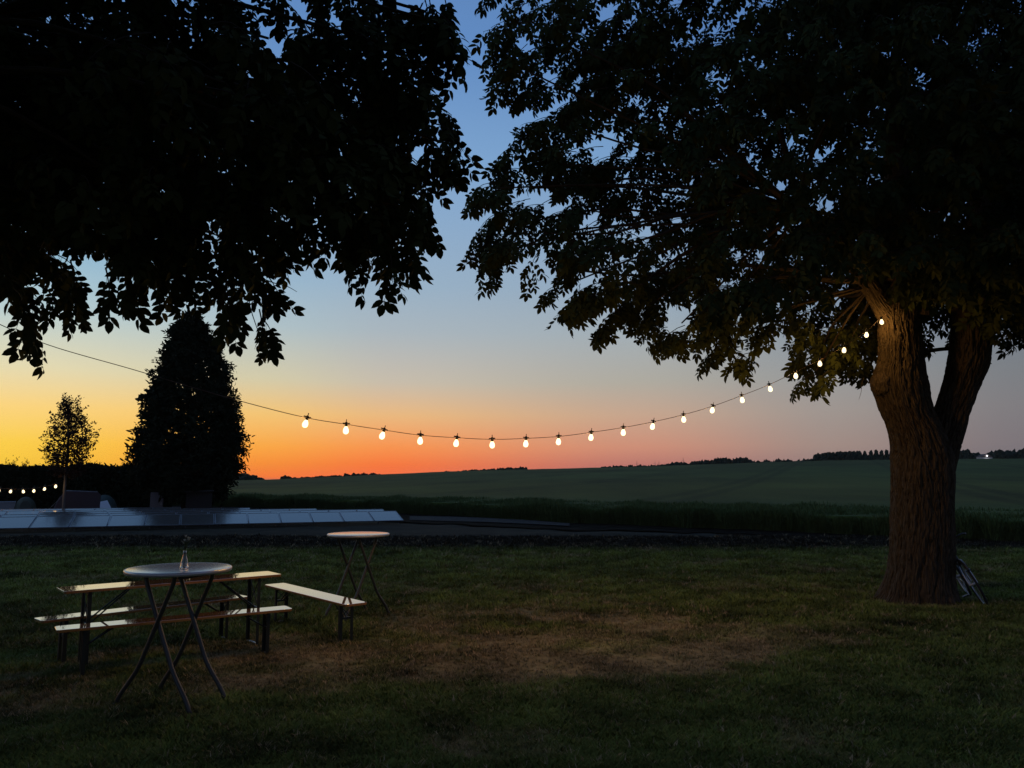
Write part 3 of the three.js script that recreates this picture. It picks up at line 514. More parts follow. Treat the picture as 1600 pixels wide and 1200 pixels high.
// ------------------------------------------------------------------ middle distance: conifer, young tree, hedge
function spriteLeaves(seed, n, size, spread, wide = 0.45) {                    // a small tuft of separate leaves
  const R = rngOf(seed), l = [];
  for (let i = 0; i < n; i++) { const g = leafletGeo(size * (0.7 + 0.6 * R()), size * wide, 0.2); g.rotateX(R() * 6.28); g.rotateZ((R() - 0.5) * 2.4); g.rotateY(R() * 6.28); g.translate((R() - 0.5) * spread, (R() - 0.5) * spread, (R() - 0.5) * spread); l.push(g); }
  return mergeGeometries(l);
}
const darkLeaf = std([0.02, 0.026, 0.013], 0.8, { specularIntensity: 0.12 });
{
  const D = 42, s = scaleAt(D), top = at(284, 492, D), base = V(at(290, 797, D).x, 0, -D); base.y = terrain(base.x, base.z);
  const t = thing('conifer_tree', 'dense dark cone-shaped tree standing behind the solar panels', 'tree', base), R = rngOf(41);
  const hT = top.y - base.y;
  mesh('trunk', sweep([V(0, -0.3, 0), V(0, hT * 0.5, 0), V((top.x - base.x), hT * 0.96, 0)], [0.28, 0.2, 0.03], 12), barkMat, t);
  // half widths in pixels down the height: y, left, right
  const prof = [[492, 276, 292], [506, 262, 304], [540, 250, 324], [570, 238, 345], [600, 226, 352], [640, 218, 366], [680, 210, 378], [715, 206, 372], [745, 214, 362], [772, 240, 350]];
  const core = [], mats = [], q = new THREE.Quaternion(), geo = spriteLeaves(7, 12, 0.2, 0.34);
  const span = y => { let i = 0; while (i < prof.length - 2 && y > prof[i + 1][0]) i++; const f = (y - prof[i][0]) / (prof[i + 1][0] - prof[i][0]); return [lerp(prof[i][1], prof[i + 1][1], f), lerp(prof[i][2], prof[i + 1][2], f)]; };
  for (let i = 0; i < 5200; i++) {
    const y = 492 + 282 * R() ** 0.75, [l, r] = span(y), wv = 1 + 0.22 * noise(y * 0.11, 3.1) , a = R() * 6.28, k = (0.62 + 0.38 * R() ** 0.6) * wv * (1 + 0.34 * noise(Math.cos(a) * 2.2, y * 0.075, Math.sin(a) * 2.2));
    if (noise(a * 2.2, y * 0.045, 2.2) > 0.22 && R() < 0.9) continue;
    const hw = (r - l) / 2 / s * 0.88, cx = ((l + r) / 2 - 290) / s, p = V(cx + Math.cos(a) * hw * k, at(290, y, D).y - base.y, Math.sin(a) * hw * k);
    p.y -= 0.25 * k * hw * R();
    q.setFromEuler(new THREE.Euler(R() * 0.8, R() * 6.28, R() * 0.8)); const sc = 0.6 + 0.9 * R();
    mats.push(new THREE.Matrix4().compose(p, q, V(sc, sc, sc)));
  }
  // drooping boughs that break the outline
  for (let b = 0; b < 230; b++) {
    const y = 510 + 255 * R(), [l, r] = span(y), a = R() * 6.28, hw = (r - l) / 2 / s, cx = ((l + r) / 2 - 290) / s, y0 = at(290, y, D).y - base.y, ext = 0.1 + 0.85 * R() ** 1.5;
    for (let i = 0; i < 9; i++) { const f = i / 8, rr = hw * (0.6 + 0.26 * f) + ext * f * 0.7; const p = V(cx + Math.cos(a) * rr + (R() - 0.5) * 0.2, y0 - 0.5 * f * f * ext + (R() - 0.5) * 0.2, Math.sin(a) * rr + (R() - 0.5) * 0.2); q.setFromEuler(new THREE.Euler(R(), R() * 6.28, R())); const sc = 0.5 + 0.6 * R(); mats.push(new THREE.Matrix4().compose(p, q, V(sc, sc, sc))); }
  }
  instanced('foliage', geo, darkLeaf, mats, t);
}
{
  const D = 36, s = scaleAt(D), base = V(at(98, 806, D).x, 0, -D), t = thing('young_tree', 'slender young tree with open leafy crown and pale stem near the left edge', 'tree', base), R = rngOf(52);
  const P = (x, y, dz = 0) => at(x, y, D + dz).sub(base);
  mesh('trunk', sweep([P(98, 808), P(101, 760), P(106, 700), P(107, 640), P(102, 618)], [0.06, 0.055, 0.045, 0.03, 0.01], 10), std([0.1, 0.095, 0.085], 0.8), t);
  const prof = [[614, 100, 104], [628, 94, 122], [650, 84, 134], [680, 74, 150], [700, 66, 150], [715, 68, 140], [728, 74, 138], [745, 84, 130]];
  const mats = [], q = new THREE.Quaternion(), geo = spriteLeaves(17, 7, 0.1, 0.2, 0.55), br = [];
  for (let i = 0; i < 110; i++) {
    const y = 618 + 120 * R(); let k = 0; while (k < prof.length - 2 && y > prof[k + 1][0]) k++; const f = (y - prof[k][0]) / (prof[k + 1][0] - prof[k][0]);
    const l = lerp(prof[k][1], prof[k + 1][1], f), r = lerp(prof[k][2], prof[k + 1][2], f), a = R() * 6.28, hw = (r - l) / 2 / s, tip = P((l + r) / 2, y).add(V(Math.cos(a) * hw, 0.1, Math.sin(a) * hw)), root = P(106, Math.min(742, y + 22));
    br.push(sweep([root, root.clone().lerp(tip, 0.5).add(V(0, -0.05, 0)), tip], [0.014, 0.009, 0.004], 5));
    for (let j = 0; j < 3; j++) { const u = 0.2 + 0.85 * R(), p = root.clone().lerp(tip, u).add(V((R() - 0.5) * 0.4, (R() - 0.5) * 0.4, (R() - 0.5) * 0.4)); q.setFromEuler(new THREE.Euler(R() * 3, R() * 6.28, R() * 3)); const sc = 0.6 + 0.8 * R(); mats.push(new THREE.Matrix4().compose(p, q, V(sc, sc, sc))); }
  }
  for (let i = 0; i < 1500; i++) {
    const y = 624 + 120 * R(); let k = 0; while (k < prof.length - 2 && y > prof[k + 1][0]) k++; const f = (y - prof[k][0]) / (prof[k + 1][0] - prof[k][0]);
    const l = lerp(prof[k][1], prof[k + 1][1], f), r = lerp(prof[k][2], prof[k + 1][2], f); if (R() > (r - l) / 76) continue;
    const a = R() * 6.28, hw = (r - l) / 2 / s * Math.sqrt(R()) * (0.85 + 0.35 * noise(Math.cos(a) * 2, y * 0.12, Math.sin(a) * 2)), p = P((l + r) / 2, y).add(V(Math.cos(a) * hw, 0, Math.sin(a) * hw));
    if (noise(p.x * 2.4, p.y * 2.4, p.z * 2.4) < -0.12) continue;
    q.setFromEuler(new THREE.Euler(R() * 3, R() * 6.28, R() * 3)); const sc = 0.5 + 0.6 * R(); mats.push(new THREE.Matrix4().compose(p, q, V(sc, sc, sc)));
  }
  for (const [x, y] of [[102, 616], [101, 622], [123, 620], [122, 628], [112, 632], [104, 630]]) { q.identity(); mats.push(new THREE.Matrix4().compose(P(x, y), q, V(1, 1, 1))); }
  const b = mesh('branches', mergeGeometries(br), twigMat, t); b.userData.kind = 'stuff';
  instanced('foliage', geo, std([0.05, 0.03, 0.02], 0.8, { specularIntensity: 0.15 }), mats, t);
}
{
  const D = 46, a = at(-90, 732, D), b = at(262, 732, D), t = thing('hedge', 'long dark clipped hedge closing off the garden at left', 'hedge', V((a.x + b.x) / 2, 0, -D)), R = rngOf(61);
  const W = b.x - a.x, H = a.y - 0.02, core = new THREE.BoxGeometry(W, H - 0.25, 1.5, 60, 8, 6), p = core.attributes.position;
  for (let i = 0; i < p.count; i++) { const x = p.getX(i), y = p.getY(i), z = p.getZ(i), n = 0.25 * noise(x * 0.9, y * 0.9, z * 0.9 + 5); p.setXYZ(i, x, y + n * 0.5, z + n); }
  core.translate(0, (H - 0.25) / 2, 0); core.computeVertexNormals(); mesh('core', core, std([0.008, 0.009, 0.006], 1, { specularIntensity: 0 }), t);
  const mats = [], q = new THREE.Quaternion(), geo = spriteLeaves(27, 12, 0.14, 0.26, 0.55);
  for (let i = 0; i < 8500; i++) { const top = R() < 0.4, x = (R() - 0.5) * W, y = top ? H - 0.15 + 0.25 * noise(x * 1.3, 4.4) + 0.12 * R() : R() * H, z = top ? (R() - 0.5) * 1.7 : 0.72 + 0.2 * R(); q.setFromEuler(new THREE.Euler(R() * 3, R() * 6.28, R() * 3)); const sc = 0.6 + 0.8 * R(); mats.push(new THREE.Matrix4().compose(V(x, y, z), q, V(sc, sc, sc))); }
  for (let k = 0; k < 70; k++) { const x = (R() - 0.5) * W, z = (R() - 0.5) * 1.2, h = 0.2 + 0.7 * R() ** 2; for (let j = 0; j < 12; j++) { q.setFromEuler(new THREE.Euler(R(), R() * 6.28, R())); const sc = 0.95 * (1 - j / 16); mats.push(new THREE.Matrix4().compose(V(x + 0.04 * j * (R() - 0.5), H - 0.1 + h * j / 11, z), q, V(sc * 0.7, sc, sc * 0.7))); } }
  instanced('foliage', geo, darkLeaf, mats, t);
}

// ------------------------------------------------------------------ camp at the hedge: tents, boxes, shed
function dome(rx, ry, rz, n = 2.2, seg = 24) { const g = new THREE.SphereGeometry(1, seg, 12, 0, Math.PI * 2, 0, Math.PI / 2), p = g.attributes.position; for (let i = 0; i < p.count; i++) { const a = Math.atan2(p.getZ(i), p.getX(i)), k = 1 - 0.08 * Math.abs(Math.sin(a * n)); p.setXYZ(i, p.getX(i) * rx * k, p.getY(i) * ry, p.getZ(i) * rz * k); } g.computeVertexNormals(); return g; }
{
  let D = 40, s = scaleAt(D);
  let t = thing('tent', 'dark purple grey tent with a sloping left side beside the young tree', 'tent', V(at(118, 806, D).x, 0, -D), null, Math.atan2(-(at(118, 806, D).x), D));
  const sh = new THREE.Shape([[-34, 0], [30, 0], [31, 32], [27, 36], [-14, 38], [-22, 28]].map(([x, y]) => new THREE.Vector2(x / s, y / s)));
  mesh('fabric', new THREE.ExtrudeGeometry(sh, { depth: 1.6, bevelEnabled: true, bevelSize: 0.05, bevelThickness: 0.05, bevelSegments: 2 }).translate(0, 0, -0.8), std([0.05, 0.042, 0.052], 0.85), t);
  mesh('door', boxAt(0.62, 0.78, 0.03, -0.1, 0.42, 0.87), std([0.05, 0.042, 0.05], 0.9), t);
  mesh('guy_rope', bar(V(-0.6, 1.05, 0.8), V(-1.5, 0, 1.2), 0.006, 4), std([0.3, 0.3, 0.28], 0.8), t);
  D = 43.5; s = scaleAt(D);
  t = thing('dome_tent', 'green dome tent with a pale folded-back door panel', 'tent', V(at(162, 798, D).x, 0, -D), null, Math.atan2(-(at(162, 798, D).x), D));
  mesh('fabric', dome(0.68, 0.98, 0.7), std([0.035, 0.06, 0.05], 0.7), t);
  const fl = new THREE.BoxGeometry(0.55, 0.022, 0.78, 4, 1, 4); fl.rotateX(0.75); fl.rotateZ(0.2); fl.rotateY(0.3); fl.translate(0.02, 0.4, 0.98); mesh('door_flap', fl, std([0.75, 0.78, 0.8], 0.4), t);
  mesh('pole', new THREE.TorusGeometry(0.68, 0.012, 6, 24, Math.PI).scale(1, 1.46, 1), std([0.1, 0.13, 0.1], 0.5), t);
  t = thing('dome_tent', 'olive green dome tent next to the pale box at the left edge', 'tent', V(at(39, 798, D).x, 0, -D), null, Math.atan2(-(at(39, 798, D).x), D));
  mesh('fabric', dome(0.56, 0.9, 0.6, 3), std([0.06, 0.07, 0.045], 0.75), t);
  mesh('door', new THREE.CircleGeometry(0.26, 20).scale(1, 1.3, 1).rotateX(-0.35).translate(0, 0.36, 0.6), std([0.045, 0.05, 0.035], 0.8), t);
  t = thing('storage_box', 'pale grey storage box under the hedge at the left edge', 'box', V(at(17, 798, D + 0.2).x, 0, -D + 0.3), null, Math.atan2(-(at(17, 798, D + 0.2).x), D));
  mesh('body', new RoundedBoxGeometry(0.92, 0.56, 0.5, 3, 0.03).translate(0, 0.3, 0), std([0.22, 0.25, 0.27], 0.6), t);
  mesh('lid', new RoundedBoxGeometry(0.96, 0.07, 0.54, 3, 0.02).translate(0, 0.615, 0), std([0.25, 0.28, 0.3], 0.6), t);
  D = 40.5; s = scaleAt(D);
  t = thing('cabinet', 'grey metal cabinet standing at the left foot of the conifer', 'cabinet', V(at(244, 804, D).x, 0, -D), null, Math.atan2(-(at(244, 804, D).x), D));
  mesh('body', new RoundedBoxGeometry(0.62, 1.18, 0.5, 3, 0.02).translate(0, 0.6, 0), std([0.13, 0.13, 0.135], 0.6), t);
  mesh('door', boxAt(0.54, 1.06, 0.02, 0, 0.6, 0.262), std([0.12, 0.12, 0.125], 0.55), t);
  mesh('handle', boxAt(0.02, 0.14, 0.03, 0.2, 0.62, 0.29), steelMat, t);
  D = 41; t = thing('garden_shed', 'low dark garden shed under the right side of the conifer', 'shed', V(at(310, 802, D).x, 0, -D), null, Math.atan2(-(at(310, 802, D).x), D));
  for (let i = 0; i < 9; i++) mesh('plank', boxAt(0.128, 1.2, 0.03, -0.56 + i * 0.14, 0.62, 0.6 + (i % 2) * 0.004), std([0.028, 0.024, 0.02], 0.9), t);
  mesh('wall', boxAt(1.24, 1.2, 1.16, 0, 0.61, 0), std([0.025, 0.022, 0.018], 0.9), t);
  mesh('roof', boxAt(1.4, 0.06, 1.5, 0, 1.25, 0, 0.03), std([0.05, 0.05, 0.048], 0.8), t);
}

// ------------------------------------------------------------------ solar panels on the ground, five rows
{
  const glassMat = std([0.085, 0.08, 0.07], 0.13, { ior: 2.0, specularColor: rgb(1, 0.86, 0.68) }), frameMat = std([0.2, 0.21, 0.22], 0.4, { metalness: 0.7 }), footMat = std([0.1, 0.1, 0.1], 0.8);
  const W = 1.2, L = 1.42, tilt = 0.235;
  const a = gp(6, 829, 0.1), b = gp(631, 816, 0.1), dir = b.clone().sub(a).setY(0).normalize(), back = V(dir.z, 0, -dir.x); if (back.z > 0) back.negate();
  const yaw = Math.atan2(-dir.z, dir.x);
  const proto = new THREE.Group();
  const tiltG = g => { g.rotateX(tilt); g.translate(0, 0.1, 0); return g; };
  const slab = (w, h, l, x, y, z) => tiltG(boxAt(w, h, l, x, y, -z));
  const cell = [];
  mesh('glass', slab(W - 0.05, 0.02, L - 0.05, 0, 0.012, L / 2), glassMat, proto);
  for (const k of [-1, 1]) mesh('frame_rail', slab(0.026, 0.036, L, k * (W / 2 - 0.021), 0.012, L / 2), frameMat, proto);
  for (const z of [0.013, L - 0.013]) mesh('frame_rail', slab(W - 0.07, 0.036, 0.026, 0, 0.012, z), frameMat, proto);
  for (const k of [-1, 1]) mesh('foot', merge([boxAt(0.05, 0.3, 0.05, k * 0.42, 0.16, -L * 0.86), boxAt(0.05, 0.07, 0.05, k * 0.42, 0.035, -0.12)]), footMat, proto);
  const ORD = ['first', 'second', 'third', 'fourth', 'fifth', 'sixth', 'seventh', 'eighth', 'ninth', 'tenth', 'eleventh', 'twelfth', 'thirteenth', 'fourteenth', 'fifteenth', 'sixteenth', 'seventeenth', 'eighteenth'];
  const words = ['front', 'second', 'third', 'fourth', 'rearmost'];
  const rows = [[0, 18, 0], [1.62, 9, 0.2], [3.5, 9, 2.85], [5.6, 9, 5.6], [7.6, 8, 8.6]];
  rows.forEach(([off, n, inset], r) => {
    for (let i = 0; i < n; i++) {
      const along = -(i + 0.5) * (W + 0.012) - inset; const p = b.clone().addScaledVector(dir, along).addScaledVector(back, off); p.y = terrain(p.x, p.z) + 0.05 + (r ? 0.02 : 0);
      const c = proto.clone(); c.name = numbered('solar_panel'); c.position.copy(p); c.rotation.y = yaw;
      const end = i === 0;
      tag(c, end ? `blue grey solar panel at the right end of the ${words[r]} row` : `${ORD[i]} solar panel from the right end in the ${words[r]} row`, 'solar panel', `solar panels of the ${words[r]} row`);
      scene.add(c);
    }
  });
  // second row shows again at the far left
  for (let i = 0; i < 8; i++) { const p = b.clone().addScaledVector(dir, -(i + 9.5) * (W + 0.012) - 0.2).addScaledVector(back, 1.62); p.y = terrain(p.x, p.z) + 0.07; const c = proto.clone(); c.name = numbered('solar_panel'); c.position.copy(p); c.rotation.y = yaw; tag(c, `${ORD[i + 9]} solar panel from the right end in the second row`, 'solar panel', 'solar panels of the second row'); scene.add(c); }
}

// ------------------------------------------------------------------ strings of bulbs
const bulbMat = new THREE.MeshStandardMaterial({ color: 0x999080, emissive: rgb(2.4, 1.9, 1.05), roughness: 0.3 });
const bulbGeo = new THREE.LatheGeometry([[0, -0.108], [0.014, -0.106], [0.027, -0.099], [0.035, -0.087], [0.0375, -0.073], [0.035, -0.059], [0.029, -0.046], [0.022, -0.034], [0.0175, -0.024], [0.0165, -0.012], [0, -0.012]].map(([x, y]) => new THREE.Vector2(x * 0.92, y * 1.12 + 0.0015)), 20);
const holderGeo = merge([new THREE.CylinderGeometry(0.014, 0.018, 0.05, 12).translate(0, 0.004, 0), new THREE.CylinderGeometry(0.0195, 0.0195, 0.012, 12).translate(0, -0.02, 0), new THREE.CylinderGeometry(0.006, 0.004, 0.035, 8).translate(0, 0.042, 0), boxAt(0.085, 0.014, 0.016, 0, 0.012, 0)]);
const cordMat = std([0.09, 0.045, 0.025], 0.7);
const glow = 0xffbb62;
function stringLights(label, pts, ends, power, seed, groupName, scaleB) {
  const R = rngOf(seed), base = pts[0].clone(), t = thing('string_lights', label, 'string lights', base, groupName);
  const local = [...ends[0], ...pts, ...ends[1]].map(p => p.clone().sub(base)), c = new THREE.CatmullRomCurve3(local, false, 'centripetal').getPoints(local.length * 8);
  mesh('cord', sweep(c, c.map(() => 0.0045 * Math.max(0.8, scaleB)), 5), cordMat, t);
  pts.forEach((p, i) => {
    const h = mesh('lamp_holder', holderGeo, blackMat, t); h.position.copy(p).sub(base); h.scale.setScalar(scaleB);
    const q = pts[Math.min(pts.length - 1, i + 1)].clone().sub(pts[Math.max(0, i - 1)]); h.rotation.set((R() - 0.5) * 0.4, Math.atan2(-q.z, q.x), -0.1 + (R() - 0.5) * 0.5 + 0.25 * Math.atan2(q.y, Math.hypot(q.x, q.z)));
    mesh('bulb', bulbGeo, bulbMat, h);
    const l = new THREE.PointLight(glow, power); l.position.set(0, -0.07, 0); l.shadow.radius = 1.6; l.castShadow = true; h.add(l);
  });
  return t;
}
{
  const B = [[480, 653], [541, 663], [600, 672], [657, 680], [714, 684], [769, 686.5], [822, 685], [873, 682], [924, 675.5], [974, 668], [1021, 659], [1068, 648], [1114, 634.5], [1159, 618], [1202, 601], [1243, 581], [1281, 562], [1319, 541], [1354, 517], [1377, 497]];
  const dEnd = DT - 0.32, pts = B.map(([x, y], i) => at(x, y, lerp(7.9, dEnd, (i / (B.length - 1)) ** 1.05)));
  const tie = at(1387, 489, DT - 0.4);
  const left = [V(-6.25, 4.15, -5.5), at(0, 507, 7.05), at(70, 537, 7.2), at(210, 578, 7.45), at(355, 621, 7.7)];
  stringLights('string of round glowing bulbs sagging from the big trunk across the sunset', pts, [left, [tie]], 0.46, 71, null, 0.86);
  const S = [[-18, 762], [0, 763], [18, 764], [36, 764], [53.5, 763], [70.5, 760], [87.5, 756]].map(([x, y]) => at(x, y, 35.6));
  stringLights('short string of bulbs tied to the young tree before the hedge', S, [[at(-60, 752, 35.6)], [at(101, 750, 35.95)]], 0.12, 72, null, 1.6);
}

// ------------------------------------------------------------------ folding high tables
function highTable(label, p, turn) {
  const t = thing('high_table', label, 'table', p, null, turn), r = 0.42, h = 1.11;
  mesh('table_top', new THREE.LatheGeometry([[0, h - 0.028], [r - 0.012, h - 0.028], [r - 0.012, h], [0, h]].map(q => new THREE.Vector2(...q)), 72), topMat, t);
  mesh('rim', new THREE.LatheGeometry([[r - 0.0115, h - 0.03], [r - 0.003, h - 0.032], [r + 0.003, h - 0.024], [r + 0.004, h - 0.012], [r + 0.001, h - 0.003], [r - 0.006, h + 0.001], [r - 0.0115, h + 0.0005]].map(q => new THREE.Vector2(...q)), 72), rimMat, t);
  // two crossing frames, each a pair of bent legs; x runs along the hinge
  for (const s of [-1, 1]) for (const e of [-1, 1]) {
    const x = e * (s > 0 ? 0.215 : 0.185);
    mesh('leg', tubePath([V(x, h - 0.03, s * 0.17), V(x, h - 0.09, s * 0.165), V(x, 0.31, -s * 0.17), V(x * 1.06, 0.085, -s * 0.35), V(x * 1.08, 0.0, -s * 0.375)], 0.0185, 0.09), tubeMat, t);
    mesh('foot_cap', new THREE.CylinderGeometry(0.021, 0.023, 0.035, 12).translate(x * 1.08, 0.016, -s * 0.371), blackMat, t);
  }
  for (const s of [-1, 1]) mesh('top_bar', bar(V(-0.215, h - 0.045, s * 0.17), V(0.215, h - 0.045, s * 0.17), 0.011), steelMat, t);
  mesh('support', merge([boxAt(0.46, 0.03, 0.03, 0, h - 0.046, 0.235), boxAt(0.46, 0.03, 0.03, 0, h - 0.046, -0.235)]), legMat, t);
  return t;
}
const nearT = gp(269, 1101), farT = gp(557, 963);
highTable('round high table in front with grey top holding a small flower bottle', nearT, Math.atan2(0.93, 0.37) );
highTable('round high table behind the benches with pale bare top', farT, Math.atan2(-0.6, 0.79) );
{ // bottle with flowers on the near table
  const p = gp(287.5, 891.5, 1.113), t = thing('flower_bottle', 'small clear glass bottle with a sprig of pale flowers on the high table', 'vase', p), R = rngOf(88);
  const glass = new THREE.MeshPhysicalMaterial({ color: 0xffffff, transmission: 1, thickness: 0.004, ior: 1.48, roughness: 0.02, side: THREE.DoubleSide });
  mesh('glass', new THREE.LatheGeometry([[0, 0.001], [0.03, 0.001], [0.033, 0.004], [0.033, 0.03], [0.03, 0.06], [0.019, 0.1], [0.014, 0.13], [0.0135, 0.15], [0.0155, 0.153], [0.0155, 0.158], [0.0125, 0.158], [0.0115, 0.15], [0.012, 0.13], [0.017, 0.1], [0.028, 0.06], [0.031, 0.03], [0.03, 0.006], [0, 0.006]].map(q => new THREE.Vector2(...q)), 32), glass, t);
  const stems = [], green = std([0.04, 0.07, 0.025], 0.7);
  for (let i = 0; i < 6; i++) { const a = R() * 6.28, k = 0.012 + 0.02 * R(), hh = 0.22 + 0.07 * R(); stems.push([V((R() - 0.5) * 0.02, 0.012, (R() - 0.5) * 0.02), V((R() - 0.5) * 0.008, 0.15, (R() - 0.5) * 0.008), V(Math.cos(a) * k * 0.6 + 0.006, 0.21, Math.sin(a) * k * 0.6), V(Math.cos(a) * k + 0.01, hh, Math.sin(a) * k)]); }
  stems.forEach(s => { mesh('stem', bentTube(s, 0.002, 5, 12), green, t); });
  for (let i = 0; i < 20; i++) { const s = stems[i % 6], q = s[1].clone().lerp(s[3], 0.15 + 0.7 * R()), g = leafletGeo(0.04 + 0.02 * R(), 0.016, 0.3); g.rotateZ(0.3 + 0.7 * R()); g.rotateY(R() * 6.28); mesh('leaf', g.translate(q.x, q.y, q.z), green, t); }
  const petal = std([0.55, 0.55, 0.45], 0.7);
  stems.forEach(s => { const f = []; for (let k = 0; k < 9; k++) { const g = leafletGeo(0.014 + 0.006 * R(), 0.009, -0.2); g.rotateZ(0.5 + 0.6 * R()); g.rotateY(k * 0.7 + R()); g.translate(s[3].x, s[3].y, s[3].z); f.push(g); } mesh('flower', mergeGeometries(f), petal, t); });
}

// ------------------------------------------------------------------ beer table and benches
function plankGeo(L, W, T) {
  const s = new THREE.Shape(), r = 0.03, x = L / 2, y = W / 2;
  s.moveTo(-x + r, -y); s.lineTo(x - r, -y); s.quadraticCurveTo(x, -y, x, -y + r); s.lineTo(x, y - r); s.quadraticCurveTo(x, y, x - r, y); s.lineTo(-x + r, y); s.quadraticCurveTo(-x, y, -x, y - r); s.lineTo(-x, -y + r); s.quadraticCurveTo(-x, -y, -x + r, -y);
  const g = new THREE.ExtrudeGeometry(s, { depth: T - 0.008, bevelEnabled: true, bevelSize: 0.003, bevelThickness: 0.004, bevelSegments: 3, curveSegments: 6 });
  g.rotateX(-Math.PI / 2); g.translate(0, -T + 0.004, 0); return g;                    // top at y = 0
}
function trestle(name, label, category, a, b, W, h, o = {}) {                            // a, b: middles of the two ends, on the ground
  const L = a.distanceTo(b), p = a.clone().lerp(b, 0.5).setY(0), t = thing(name, label, category, p, o.group, Math.atan2(-(b.z - a.z), b.x - a.x));
  const T = 0.027, boards = o.boards || 1, bw = (W - 0.006 * (boards - 1)) / boards;
  for (let i = 0; i < boards; i++) { const g = plankGeo(L, bw, T); g.translate(0, h, -W / 2 + bw / 2 + i * (bw + 0.006)); const uv = g.attributes.uv, ps = g.attributes.position; for (let k = 0; k < uv.count; k++) uv.setXY(k, ps.getX(k) / 1.4 + i * 0.37 + W, ps.getZ(k) / 0.5 + i * 0.21 + h); mesh(o.part || 'seat', g, woodMat, t); }
  const lw = 0.032, hz = W / 2 - 0.05, top = h - T - 0.003;
  for (const s of [-1, 1]) {
    const x = s * (L / 2 - 0.24);
    for (const z of [-1, 1]) mesh('leg', merge([boxAt(lw, top - 0.012, 0.005, x, (top + 0.012) / 2, z * hz), boxAt(0.005, top - 0.012, lw, x + s * lw / 2, (top + 0.012) / 2, z * (hz - lw / 2 - 0.003))]), legMat, t);
    mesh('foot_bracket', tubePath([V(x, 0.012, -hz), V(x + s * 0.02, 0.012, -hz * 0.4), V(x + s * 0.02, 0.012, hz * 0.4), V(x, 0.012, hz)], 0.008, 0.04), steelMat, t);
    mesh('crossbar', boxAt(0.02, 0.028, 2 * hz - lw, x, top - 0.02, 0), legMat, t);
    mesh('crossbar', boxAt(0.016, 0.022, 2 * hz - lw, x, top - (h > 0.6 ? 0.33 : 0.16), 0), legMat, t);
    const y1 = top - (h > 0.6 ? 0.33 : 0.16);
    for (const z of [-1, 1]) mesh('cross_brace', bar(V(x + s * 0.004, top - 0.04, z * (hz - 0.03)), V(x + s * 0.004, y1 + 0.02, -z * (hz - 0.03)), 0.006, 6), legMat, t);
    for (const z of [-1, 1]) mesh('strut', bar(V(x - s * 0.008, y1, z * (hz - 0.07)), V(x - s * (h > 0.6 ? 0.4 : 0.24), top - 0.01, z * 0.03), 0.008, 6), legMat, t);
  }
  return t;
}
{
  const mid = (x0, y0, x1, y1, h, W) => {                                             // near edge of the top given in the photograph; shift by half the width
    const a = gp(x0, y0, h), b = gp(x1, y1, h), d = b.clone().sub(a).setY(0).normalize(), n = V(d.z, 0, -d.x); if (n.z > 0) n.negate();
    const m = a.clone().lerp(b, 0.5).addScaledVector(n, W / 2); return [m.clone().addScaledVector(d, -1.1).setY(0), m.clone().addScaledVector(d, 1.1).setY(0)];
  };
  const [ta, tb] = mid(91, 925, 447, 896.5, 0.77, 0.4);
  trestle('beer_table', 'long orange wooden beer table standing between two benches', 'table', ta, tb, 0.4, 0.77, { boards: 1, part: 'table_top' });
  const [fa, fb] = mid(82, 985.5, 462, 950.5, 0.47, 0.25);
  trestle('beer_bench', 'wooden bench on the near side of the beer table', 'bench', fa, fb, 0.25, 0.47, { group: 'folding wooden benches' });
  const [ba, bb] = mid(54, 971.5, 397, 931, 0.47, 0.25);
  trestle('beer_bench', 'wooden bench on the far side of the beer table', 'bench', ba, bb, 0.25, 0.47, { group: 'folding wooden benches' });
  const e0 = gp(431, 912.5, 0.47), e1 = gp(554, 942, 0.47), d = e1.clone().sub(e0).setY(0).normalize(), m = e0.clone().lerp(e1, 0.5).setY(0);
  trestle('beer_bench', 'wooden bench standing alone and askew by the far high table', 'bench', m.clone().addScaledVector(d, -1.1), m.clone().addScaledVector(d, 1.1), 0.27, 0.47, { group: 'folding wooden benches' });
}

